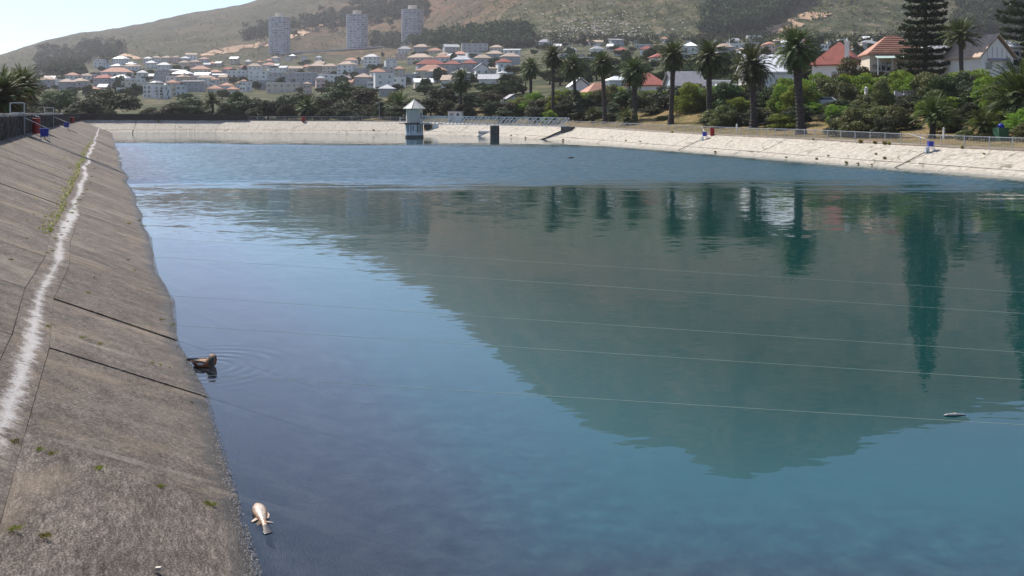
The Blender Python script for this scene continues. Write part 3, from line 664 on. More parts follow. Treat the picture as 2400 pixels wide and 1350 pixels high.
# trees standing behind the far wall
for x, yt, hw, Y, kind, lab in (
    (140, 205, 54, 268, 'pine', 'rounded green umbrella pine behind the wall next to the wall palm'),
    (258, 206, 76, 272, 'pine', 'wide domed umbrella pine behind the wall beside the gap with white flats'),
    (60, 215, 40, 250, 'coastal', 'dark tree behind the low wall palm'),
    (20, 222, 40, 245, 'coastal', 'dark tree filling the gap behind the low wall palm'),
    (110, 226, 26, 246, 'coastal', 'small dark tree at the foot of the rounded umbrella pine'),
    (205, 226, 54, 246, 'coastal', 'clumpy dark tree in front of the wide domed umbrella pine'),
    (260, 250, 18, 241, 'coastal', 'small clump of dark leaves on the wall below the wide domed pine'),
    (190, 257, 20, 240, 'brown', 'low brownish bush on the wall below the clumpy dark tree'),
    (440, 224, 68, 266, 'pine', 'flat topped dark umbrella pine below the orange roofed houses'),
    (378, 255, 34, 243, 'brown', 'low reddish bush at the edge of the gap with white flats'),
    (420, 246, 44, 246, 'coastal', 'low dark bush under the flat topped umbrella pine'),
    (535, 232, 34, 245, 'coastal', 'dark rounded tree beside the wall with a small palm next to it'),
    (578, 219, 48, 250, 'coastal', 'tall clumpy dark tree above the end of the stone wall'),
    (560, 206, 28, 285, 'feather', 'upright bushy tree behind the clumpy dark trees'),
    (628, 226, 44, 247, 'coastal', 'dark tree by the end of the stone wall'),
    (668, 216, 44, 256, 'coastal', 'dark tree rising behind the red drum on the far path'),
    (708, 208, 42, 262, 'brown', 'brownish leaved tree left of the great domed pine'),
    (815, 187, 72, 285, 'pine', 'great domed umbrella pine rising above the dark trees'),
    (762, 217, 46, 252, 'coastal', 'broad dark tree in front of the great domed pine'),
    (818, 228, 44, 244, 'coastal', 'low broad dark tree behind the far railing'),
    (858, 196, 48, 258, 'brown', 'brown leaved tree on the shoulder of the great domed pine'),
    (880, 232, 34, 246, 'brown', 'brown bush beside the lamp post'),
    (925, 208, 38, 262, 'olive', 'olive green tree behind the water tower'),
    (965, 225, 34, 256, 'coastal', 'dark tree directly behind the water tower roof'),
    (1040, 196, 54, 252, 'coastal', 'tall dark tree around the palm beyond the footbridge'),
    (1010, 222, 36, 240, 'coastal', 'dark tree behind the white kiosk'),
    (1105, 214, 40, 238, 'coastal', 'dark tree behind the middle of the footbridge'),
    (1148, 206, 40, 250, 'brown', 'brownish tree behind the footbridge pier'),
    (1170, 236, 32, 230, 'coastal', 'low dark tree behind the end of the footbridge'),
    (1085, 240, 26, 230, 'brown', 'small brown bush beside the white kiosk')):
    pooled(plant_px('broadleaf_tree' if kind != 'pine' else 'umbrella_pine', kind, x, yt, hw, Y, lab, 'tree', 'trees beyond the far bank'), 'fartree')

# shrubs and small trees along the sunny side path
SHR = (
    (1212, 236, 30, 222, 'green', 'round green shrub at the landward end of the footbridge'),
    (1255, 206, 38, 232, 'green', 'tall green bush around the two leftmost palms of the row'),
    (1305, 214, 36, 215, 'green', 'yellowish green bush behind the tallest slim palm'),
    (1290, 250, 26, 200, 'green', 'low green shrub at the foot of the tallest slim palm'),
    (1340, 205, 40, 238, 'green', 'wide green tree below the bright white gable roof'),
    (1365, 238, 30, 205, 'green', 'green shrub between two slim palms'),
    (1400, 245, 30, 195, 'olive', 'olive shrub beside a slim palm'),
    (1445, 197, 40, 215, 'green', 'tall leafy green tree under the pale roofed cottage'),
    (1440, 262, 24, 188, 'olive', 'low spiky olive shrub behind the railing'),
    (1520, 206, 38, 205, 'green', 'leafy tree below the red roofed house'),
    (1525, 246, 40, 182, 'darkshrub', 'deep green shrub mass behind the railing'),
    (1565, 205, 26, 200, 'green', 'light green tree against the red roofed house'),
    (1555, 268, 22, 172, 'olive', 'low grey green shrub by the palm nearest the white fence'),
    (1600, 214, 34, 190, 'olive', 'small tree in front of the slate roofed cottage'),
    (1650, 196, 46, 182, 'green', 'round tree in front of the slate roofed cottage'),
    (1712, 220, 40, 178, 'olive', 'olive tree below the white house walls'),
    (1690, 252, 36, 150, 'olive', 'grey green bush in front of the parked white car'),
    (1745, 262, 30, 148, 'darkshrub', 'dark bush beside the wide palm trunk'),
    (1800, 255, 40, 146, 'darkshrub', 'dark low bush behind the wide palm trunk'),
    (1842, 172, 44, 165, 'green', 'bright green tree against the large white house'),
    (1850, 272, 26, 138, 'olive', 'low bush beside the tall palm trunk'),
    (1922, 166, 46, 168, 'green', 'yellow green tree right beside the tallest palm crown'),
    (1995, 122, 50, 190, 'olive', 'large olive tree in front of the red hipped roof'),
    (2060, 138, 40, 195, 'olive', 'olive tree in front of the orange tiled house'),
    (1985, 162, 36, 165, 'green', 'dark green leafy tree by the gate pillars'),
    (2062, 168, 48, 158, 'green', 'glossy green tree in front of the orange tiled house'),
    (2128, 160, 44, 162, 'green', 'glossy green tree below the verandah'),
    (2192, 176, 42, 146, 'darkshrub', 'dark upright tree below the tiered pine'),
    (2270, 146, 66, 158, 'green', 'wide bright green tree below the white gabled house'),
    (2362, 152, 48, 150, 'green', 'green tree below the white pyramid roof'),
    (2268, 206, 60, 132, 'feather', 'feathery dark green tree above the low palms'),
    (2345, 225, 50, 122, 'feather', 'feathery tree behind the green bin'),
    (1942, 258, 46, 140, 'darkshrub', 'dark bush hiding the white parked car'),
    (2060, 236, 54, 126, 'olive', 'dry olive bush on the bank above the railing'),
    (2125, 262, 40, 120, 'olive', 'low olive scrub beside the dry olive bush'),
    (2010, 282, 30, 124, 'olive', 'low scrub below the gate pillars'),
    (2235, 262, 44, 112, 'darkshrub', 'dark shrub behind the low palms'),
    (2265, 298, 32, 100, 'olive', 'low olive shrub right behind the railing'),
    (2330, 300, 26, 98, 'olive', 'low olive shrub beside the green bin'),
    (2400, 262, 50, 104, 'darkshrub', 'dark shrub behind the green bin'))
for x, yt, hw, Y, kind, lab in SHR:
    lab = lab.replace('the two leftmost palms of the row', 'the palms nearest the footbridge')
    pooled(plant_px('shrub' if kind in ('olive', 'darkshrub') else 'leafy_tree', kind, x, yt, hw, Y, lab.replace('right beside', 'beside'), 'tree' if kind not in ('olive', 'darkshrub') else 'shrub', 'greenery along the sunny side'), 'side')
# more leafy trees closing the green belt in front of the houses
r8 = random.Random(14)
for k, x in enumerate(range(1222, 2440, 24)):
    xx = x + r8.uniform(-8, 8); Yr = np.interp(xx, [1222, 1500, 1800, 2100, 2440], [222, 190, 158, 140, 116]) + r8.uniform(-6, 22)
    yt = np.interp(xx, [1222, 1400, 1600, 1800, 1900, 2100, 2440], [215, 200, 188, 178, 166, 160, 156]) + r8.uniform(-10, 16); kd = r8.choice(['green', 'green', 'olive', 'darkshrub', 'feather'])
    ds = {'green': 'fresh green tree', 'olive': 'olive green tree', 'darkshrub': 'dark bushy tree', 'feather': 'fine leaved tree'}[kd]
    o = plant_px('leafy_tree', kd, xx, yt, r8.uniform(32, 50), Yr, 'x', 'tree', 'greenery along the sunny side'); o['label'] = near('side', o.location.x, o.location.y, ds + ' close to', '')
# undergrowth filling the gaps on that side
r2 = random.Random(5)
for k in range(110):
    i = r2.uniform(IR - 4, IC - 10); n = int(i); p = bp(n, 1, r2.uniform(8, 40))
    X, Y = p.x, p.y
    if Y < 62: continue
    kd = r2.choice(['darkshrub', 'darkshrub', 'green', 'olive', 'olive'])
    plant('undergrowth_shrub', kd, X, Y, r2.uniform(1.6, 3.2), r2.uniform(1.5, 3.8),
          near('side', X, Y, {'darkshrub': 'low dark shrub near', 'green': 'low fresh green shrub near', 'olive': 'low grey olive shrub near'}[kd], ''), 'shrub', 'undergrowth shrubs')

# ---- palms
def frond(m_v, m_f, base, az, el, L, droop, seed, nl=15, wl_=0.62):
    r = random.Random(seed); az0 = az
    pts = []; p = Vector(base); a = el
    n = 9
    for k in range(n + 1):
        pts.append(p.copy()); d = Vector((math.cos(az) * math.cos(a), math.sin(az) * math.cos(a), math.sin(a)))
        p = p + d * (L / n); a -= droop / n * (0.4 + 1.2 * k / n)
    side = Vector((-math.sin(az), math.cos(az), 0))
    def P(t):
        t = min(max(t, 0), 0.999) * n; k = int(t); return pts[k].lerp(pts[k + 1], t - k), (pts[k + 1] - pts[k]).normalized()
    for k in range(n):
        w = 0.05 * (1 - k / n) + 0.012; b = len(m_v)
        for q in (pts[k], pts[k + 1]):
            m_v.append(q - side * w); m_v.append(q + side * w)
        m_f.append((b, b + 1, b + 3, b + 2))
    for k in range(nl):
        t = 0.10 + 0.88 * k / (nl - 1); q, d = P(t); ll = wl_ * (math.sin(math.pi * min(1, 0.18 + t * 0.85)) ** 0.6) * r.uniform(0.85, 1.15)
        upv = side.cross(d); upv = upv if upv.z > 0 else -upv
        for sg in (-1, 1):
            ld = (side * sg * 0.75 + d * 0.75 + upv * r.uniform(-0.05, 0.35)).normalized(); b = len(m_v); wd = d * 0.055
            m_v += [q - wd, q + wd, q + ld * ll + Vector((0, 0, -0.08)) + wd * 0.2, q + ld * ll * 0.55 - wd * 1.1]
            m_f.append((b, b + 1, b + 2, b + 3))
def palm_crown(seed, nfr=105, L=2.9, upright=1.45, low=-1.15, name='crown', mat=None):
    r = random.Random(seed); V = []; Fc = []
    for k in range(nfr):
        t = k / (nfr - 1); az = k * 2.399963 + r.uniform(-.2, .2)
        el = upright + (low - upright) * t ** 0.85 + r.uniform(-.1, .1)
        frond(V, Fc, (0.18 * math.cos(az), 0.18 * math.sin(az), 0.2 - 0.6 * t), az, el, L * r.uniform(0.82, 1.08) * (0.78 + 0.22 * math.sin(math.pi * t)), 0.55 + 0.5 * (1 - abs(2 * t - 1)), seed * 1000 + k)
    return npmesh(name, [tuple(p) for p in V], np.array(Fc), mat or M['leaf_palm'])
PALMC = [palm_crown(s) for s in (1, 2, 3)]
PALMLOW = [palm_crown(s, 70, 3.2, 1.4, -0.35) for s in (4, 5)]
PALMDRY = palm_crown(6, 110, 3.0, 1.4, -0.9, 'crown', M['leaf_palm_dry'])
def palm_trunk(Hh, r, seed):
    q = random.Random(seed); prof = []; n = max(6, int(Hh / 0.22))
    for k in range(n + 1):
        t = k / n; rr = r * (1.35 - 0.5 * min(1, t * 6)) if t < 0.16 else r * 0.87
        if t > 0.84: rr = r * (0.87 + 0.55 * math.sin((t - 0.84) / 0.16 * math.pi * 0.75))
        prof.append((rr * (1.06 if k % 2 else 0.95) * q.uniform(0.97, 1.03), t * Hh))
    return MB().lathe(prof, 10).mesh('trunk', M['palm_trunk'])
def palm(x, ybase, yc, hwpx, Y, label, group=None, crowns=PALMC, name='palm_tree', wt=0.36, dry=False, z=None):
    X = U(x) * Y; zb = gz(X, Y) - 0.1 if z is None else z; zc = HC - (yc - H0) / F * Y; Hh = max(zc - zb, 0.4)
    e = empty(name, (X, Y, zb)); s = hwpx / F * Y / 2.6
    if Hh > 1.0: link('trunk', palm_trunk(Hh, wt, int(x)), e)
    link('crown', rnd.choice(crowns), e, (0, 0, Hh), rnd.uniform(0, 6.28), (s, s, s * 1.08))
    e.rotation_euler = (rnd.uniform(-.04, .04), rnd.uniform(-.06, .06), 0)
    if crowns is PALMC and rnd.random() < .6: link('dead_fronds', PALMDRY, e, (0, 0, Hh - .35 * s), rnd.uniform(0, 6), (s * .45, s * .45, s * rnd.uniform(.35, .6)))
    if dry: link('dead_fronds', PALMDRY, e, (0, 0, Hh - 0.4), 1.0, (s * 0.92, s * 0.92, s * 0.8))
    tag(e, label, 'palm tree', group); return e
GP = 'row of tall date palms behind the railing'
for x, yb, yc, hw, Y, lab, wt in (
    (1078, 262, 186, 31, 232, 'date palm rising from the dark trees beyond the footbridge', 0.42),
    (1243, 240, 158, 27, 236, 'date palm next to the slim cypress at the end of the palm row', 0.40),
    (1295, 275, 130, 31, 203, 'slimmest date palm of the row towering over its neighbours near the footbridge', 0.36),
    (1351, 270, 152, 34, 205, 'date palm standing in front of the bright white gable roof', 0.38),
    (1418, 285, 147, 31, 184, 'date palm beside the brick coloured roof', 0.42),
    (1488, 287, 166, 39, 178, 'short date palm with the lowest crown of the row', 0.50),
    (1572, 292, 128, 40, 164, 'date palm between the red roof and the slate roofed cottage', 0.44),
    (1662, 295, 132, 46, 155, 'date palm in front of the slate roofed cottage, above the red drum', 0.48),
    (1766, 299, 150, 52, 143, 'wide crowned date palm beside the bare branched tree', 0.52),
    (1878, 306, 110, 58, 126, 'tallest thick trunked date palm beside the large white house', 0.60)):
    palm(x, yb, yc, hw, Y, lab, GP, wt=wt)
palm(2254, 160, 84, 46, 172, 'palm beside the tiered pine at the orange tiled house', None, PALMLOW, wt=0.42)
palm(48, 262, 198, 48, 96, 'low palm with dry hanging fronds rising behind the stone wall', None, PALMLOW, wt=0.5, dry=True)
palm(-4, 262, 222, 70, 78, 'drooping dry fronded palm leaning over the stone wall', None, PALMLOW, wt=0.5, dry=True)
palm(720, 275, 252, 32, 241, 'small palm in front of the dark trees by the far railing', None, PALMLOW, 'small_palm')
palm(938, 275, 248, 38, 236, 'small palm beside the water tower', None, PALMLOW, 'small_palm')
palm(500, 262, 236, 26, 248, 'small palm between the pines behind the stone wall', None, PALMLOW, 'small_palm')
palm(1232, 240, 184, 13, 330, 'thin distant palm with a tiny crown beside the cypress', None, PALMLOW, 'thin_palm', 0.2)
palm(2185, 310, 268, 50, 106, 'low arching palm behind the railing below the dark trees', None, PALMLOW, 'small_palm')
palm(2300, 312, 288, 40, 98, 'low arching palm beside the green bin', None, PALMLOW, 'small_palm')
palm(2392, 300, 220, 88, 104, 'big arching palm standing over the green bin', None, PALMLOW, 'palm_tree', 0.5)
palm(1470, 296, 276, 26, 174, 'low spiky palm clump behind the railing', None, PALMLOW, 'small_palm')
palm(1390, 288, 268, 20, 190, 'low spiky palm clump near the end of the footbridge', None, PALMLOW, 'small_palm')
plant_px('cypress', 'cypress', 1226, 200, 5.5, 300, 'slim dark cypress beside the palm row', 'tree')

# ---- tiered pines
def tier_pine(Hh, Rmax, seed, ntier):
    r = random.Random(seed); rn = np.random.default_rng(seed); V = []; Fc = []; br = MB()
    for t in range(ntier):
        f = t / (ntier - 1); z = Hh * (0.10 + 0.89 * f); R = Rmax * (1 - f) ** 0.62 * r.uniform(0.86, 1.08) + 0.25; nb = max(6, int(11 - 4 * f))
        for b in range(nb):
            az = 6.283 * b / nb + t * 0.7 + r.uniform(-.2, .2); Lb = R * r.uniform(0.8, 1.08); dr = r.uniform(-0.10, 0.04); lift = r.uniform(0.05, 0.16)
            d = np.array([math.cos(az), math.sin(az), 0]); sd_ = np.array([-math.sin(az), math.cos(az), 0])
            br.tube([(0, 0, z), tuple(d * Lb * 0.5 + np.array([0, 0, z + dr * Lb * .5])), tuple(d * Lb + np.array([0, 0, z + dr * Lb * .6 + lift * Lb]))], [0.09 * (1 - f) + .03, 0.05, 0.02], 4, cap=False)
            n = int(30 * Lb) + 20
            q = rn.random(n) ** 0.75 * 0.88 + 0.12; wd = (0.12 + 0.20 * np.sin(np.pi * np.clip(q, 0, 1)) ** 0.7) * Lb * 0.75
            c = d * (Lb * q)[:, None] + sd_ * (rn.uniform(-1, 1, n) * wd)[:, None]
            c[:, 2] += z + dr * Lb * q * .6 + lift * Lb * q ** 3 + rn.normal(0, 0.17, n)
            tt = d * rn.uniform(0.4, 1, n)[:, None] + sd_ * rn.uniform(-.8, .8, n)[:, None] + np.stack([np.zeros(n), np.zeros(n), rn.uniform(-.1, .5, n)], 1)
            tt = tt + 0.0; tt /= np.linalg.norm(tt, axis=1)[:, None]; nn_ = np.cross(tt, rn.normal(size=(n, 3))); nn_ /= np.linalg.norm(nn_, axis=1)[:, None]
            s = rn.uniform(0.35, 0.62, n)[:, None]; w_ = nn_ * 0.15
            qd = np.stack([c - tt * s * .5, c + w_, c + tt * s * .5, c - w_], 1).reshape(-1, 3); b0 = len(V) if not V else sum(len(a) for a in V)
            V.append(qd); Fc.append(np.arange(4 * n).reshape(n, 4) + b0)
    return npmesh('crown', np.concatenate(V), np.concatenate(Fc), M['leaf_norfolk']), br.mesh('branch', M['trunk'])
def tiered(x, Y, ytop, hwpx, seed, label, ntier):
    X = U(x) * Y; zb = gz(X, Y) - 0.2; Hh = HC - (ytop - H0) / F * Y - zb; e = empty('tiered_pine', (X, Y, zb))
    c, b = tier_pine(Hh, hwpx / F * Y * 1.15, seed, ntier); link('crown', c, e); tag(link('branches', b, e), 'thin bare branches inside the tiers', kind='stuff')
    MB().tube([(0, 0, -0.5), (0.1, 0, Hh * .3), (0, 0.1, Hh * .7), (0, 0, Hh)], [0.46, 0.38, 0.22, 0.04], 9).build('trunk', M['trunk'], e, True)
    tag(e, label, 'tree')
tiered(2168, 186, -255, 56, 1, 'tall tiered pine in front of the orange tiled house', 26)
tiered(2428, 186, -345, 86, 2, 'taller tiered pine above the white pyramid roof', 26)

# ---- bare branched tree beside the large white house
def bare(x, Y, ytop, label):
    X = U(x) * Y; zb = gz(X, Y); Hh = HC - (ytop - H0) / F * Y - zb; e = empty('bare_tree', (X, Y, zb)); t = MB().tube([(0, 0, -.3), (0, 0, Hh * .35)], [.16, .12], 6); t.build('trunk', M['trunk'], e)
    r = random.Random(3)
    for k in range(6):
        a = k * 1.05; s = r.uniform(.25, .45) * Hh
        MB().tube([(0, 0, Hh * .3), (math.cos(a) * s * .5, math.sin(a) * s * .5, Hh * .55), (math.cos(a) * s * .7, math.sin(a) * s * .7, Hh * r.uniform(.75, 1))], [.09, .06, .03], 5).build('limb', M['trunk'], e, True)
    tag(e, label, 'tree')
bare(1800, 158, 172, 'bare branched tree in front of the large white house')

# ------------------------------------------------------------------ buildings
ROOF = {'orange': plain('orange_tiles', (0.40, 0.20, 0.135), 0.8, 0.2, 0.8, rvar=0.12), 'red': plain('red_tiles', (0.29, 0.075, 0.055), 0.8, 0.2, 0.8, rvar=0.12),
        'beige': plain('faded_tiles', (0.40, 0.30, 0.23), 0.85, 0.2, 0.8, rvar=0.15), 'grey': plain('grey_sheet_roof', (0.36, 0.36, 0.37), 0.6, 0.15, 0.8, rvar=0.2),
        'white': plain('white_sheet_roof', (0.80, 0.80, 0.79), 0.5, 0.06, 0.6), 'green': plain('pale_green_sheet', (0.42, 0.52, 0.47), 0.6, 0.1, 0.7),
        'slate': plain('slate_roof', (0.27, 0.26, 0.28), 0.7, 0.15, 1.5), 'dark': plain('dark_roof', (0.07, 0.07, 0.08), 0.7, 0.2, 0.8)}
WALL = {'white': plain('white_house_wall', (0.70, 0.69, 0.67), 0.9, 0.06, 0.4, rvar=0.08), 'cream': plain('cream_house_wall', (0.58, 0.50, 0.40), 0.9, 0.06, 0.4, rvar=0.1),
        'grey': plain('grey_house_wall', (0.38, 0.37, 0.38), 0.9, 0.06, 0.4, rvar=0.12), 'pink': plain('pink_house_wall', (0.62, 0.42, 0.38), 0.9, 0.06, 0.4, rvar=0.1),
        'brown': plain('brown_house_wall', (0.30, 0.24, 0.19), 0.9, 0.1, 0.4, rvar=0.1), 'pale blue': plain('pale_blue_wall', (0.50, 0.56, 0.60), 0.9, 0.06, 0.4)}
M['frame'] = plain('window_frame_white', (0.68, 0.68, 0.66), 0.6, 0.05, 2)
wm = MB(); wm.box((0, 0, 0), (1.0, 0.10, 1.0), mi=0); wm.box((0, -0.035, 0), (0.84, 0.08, 0.84), mi=1)
WINM = wm.mesh('window', [M['frame'], M['glass']])
def roof_mesh(m, kind, w, d, h, rh, ov=0.5, th=0.22):
    W, D = w / 2 + ov, d / 2 + ov
    if kind == 'flat':
        m.box((0, 0, h + 0.15), (w + 0.3, d + 0.3, 0.3)); return
    if kind == 'hip':
        k = max(W - D, 0.05); k2 = max(D - W, 0.05)
        if w >= d: rg = [(-k, 0), (k, 0)]
        else: rg = [(0, -k2), (0, k2)]
        vs = [(-W, -D, h), (W, -D, h), (W, D, h), (-W, D, h), (-W, -D, h + th), (W, -D, h + th), (W, D, h + th), (-W, D, h + th), (*rg[0], h + th + rh), (*rg[1], h + th + rh)]
        fs = [(3, 2, 1, 0), (0, 1, 5, 4), (1, 2, 6, 5), (2, 3, 7, 6), (3, 0, 4, 7)]
        fs += [(4, 5, 9, 8), (6, 7, 8, 9), (5, 6, 9), (7, 4, 8)] if w >= d else [(4, 5, 8), (5, 6, 9, 8), (6, 7, 9), (7, 4, 8, 9)]
        m.add(vs, fs)
    elif kind == 'gable':          # ridge along x
        vs = [(-W, -D, h), (W, -D, h), (W, 0, h + rh), (-W, 0, h + rh), (W, D, h), (-W, D, h)]
        t = [(x, y, z + th) for x, y, z in vs]; m.add(vs + t, [(1, 0, 3, 2), (2, 3, 5, 4), (6, 7, 8, 9), (9, 8, 10, 11), (0, 1, 7, 6), (4, 5, 11, 10), (1, 2, 8, 7), (2, 4, 10, 8), (3, 0, 6, 9), (5, 3, 9, 11)])
    elif kind == 'front':          # gable towards the viewer, ridge along y
        vs = [(-W, -D, h), (0, -D, h + rh), (0, D, h + rh), (-W, D, h), (W, -D, h), (W, D, h)]
        t = [(x, y, z + th) for x, y, z in vs]; m.add(vs + t, [(0, 1, 2, 3), (1, 4, 5, 2), (9, 8, 7, 6), (8, 11, 10, 7), (0, 6, 7, 1), (1, 7, 10, 4), (3, 2, 8, 9), (2, 5, 11, 8), (0, 3, 9, 6), (4, 10, 11, 5)])
    elif kind == 'shed':
        m.add([(-W, -D, h), (W, -D, h), (W, D, h + rh), (-W, D, h + rh), (-W, -D, h + th), (W, -D, h + th), (W, D, h + rh + th), (-W, D, h + rh + th)],
              [(3, 2, 1, 0), (4, 5, 6, 7), (0, 1, 5, 4), (1, 2, 6, 5), (2, 3, 7, 6), (3, 0, 4, 7)])
def house(X, Y, w, d, st, rk, rc, wc, rz, label, group=None, z=None, rh=None, chim=False, hwall=None, name='house', win=True, cat='house', wsize=(1.25, 1.35)):
    if z is None:
        z = min(T1(X + a, Y + b) for a in (-w / 3, w / 3) for b in (-d / 3, d / 3))
        z = max(z, gz(X, Y) - 1.5)
    e = empty(name, (X, Y, z), rz); h = hwall or 2.8 * st + 0.3
    m = MB(); m.box((0, 0, (h - 4.0) / 2), (w, d, h + 4.0))
    rh = rh or {'hip': min(w, d) * 0.30, 'gable': d * 0.28, 'front': w * 0.42, 'shed': d * 0.12, 'flat': 0}[rk]
    if rk == 'gable':
        for sx in (-1, 1): m.add([(sx * w / 2, -d / 2, h), (sx * w / 2, d / 2, h), (sx * w / 2, 0, h + rh * d / (d + 1.0))], [(0, 1, 2)])
    if rk == 'front':
        for sy in (-1, 1): m.add([(-w / 2, sy * d / 2, h), (w / 2, sy * d / 2, h), (0, sy * d / 2, h + rh * w / (w + 1.0))], [(0, 1, 2)])
    m.build('wall', WALL[wc], e)
    r = MB(); roof_mesh(r, rk, w, d, h - (0.0 if rk != 'flat' else 0.05), rh); ro = r.build('roof', ROOF[rc], e)
    if chim:
        c = MB(); c.box((w * 0.22, 0, h + rh * 0.75 + 0.4), (0.8, 0.8, 1.9)); c.box((w * 0.22, 0, h + rh * 0.75 + 1.45), (1.0, 1.0, 0.2)); c.build('chimney', WALL['white'], ro)
    if win:
        n = int(min(5, max(2, round(w / 3.6)))); sh = (h - 0.3) / st
        for s in range(st):
            for k in range(n):
                x = (k + 0.5) / n * w - w / 2 + rnd.uniform(-.2, .2)
                link('window', WINM, e, (x, -d / 2 - 0.03, s * sh + sh * 0.56), 0, (wsize[0] * rnd.uniform(0.8, 1.5), 1, wsize[1]))
            link('window', WINM, e, (w / 2 + 0.03, rnd.uniform(-.2, .2) * d, s * sh + sh * 0.56), math.pi / 2, (wsize[0], 1, wsize[1]))
    tag(e, label, cat, group)
    if group is None: pool('house', X, Y, label)
    return e

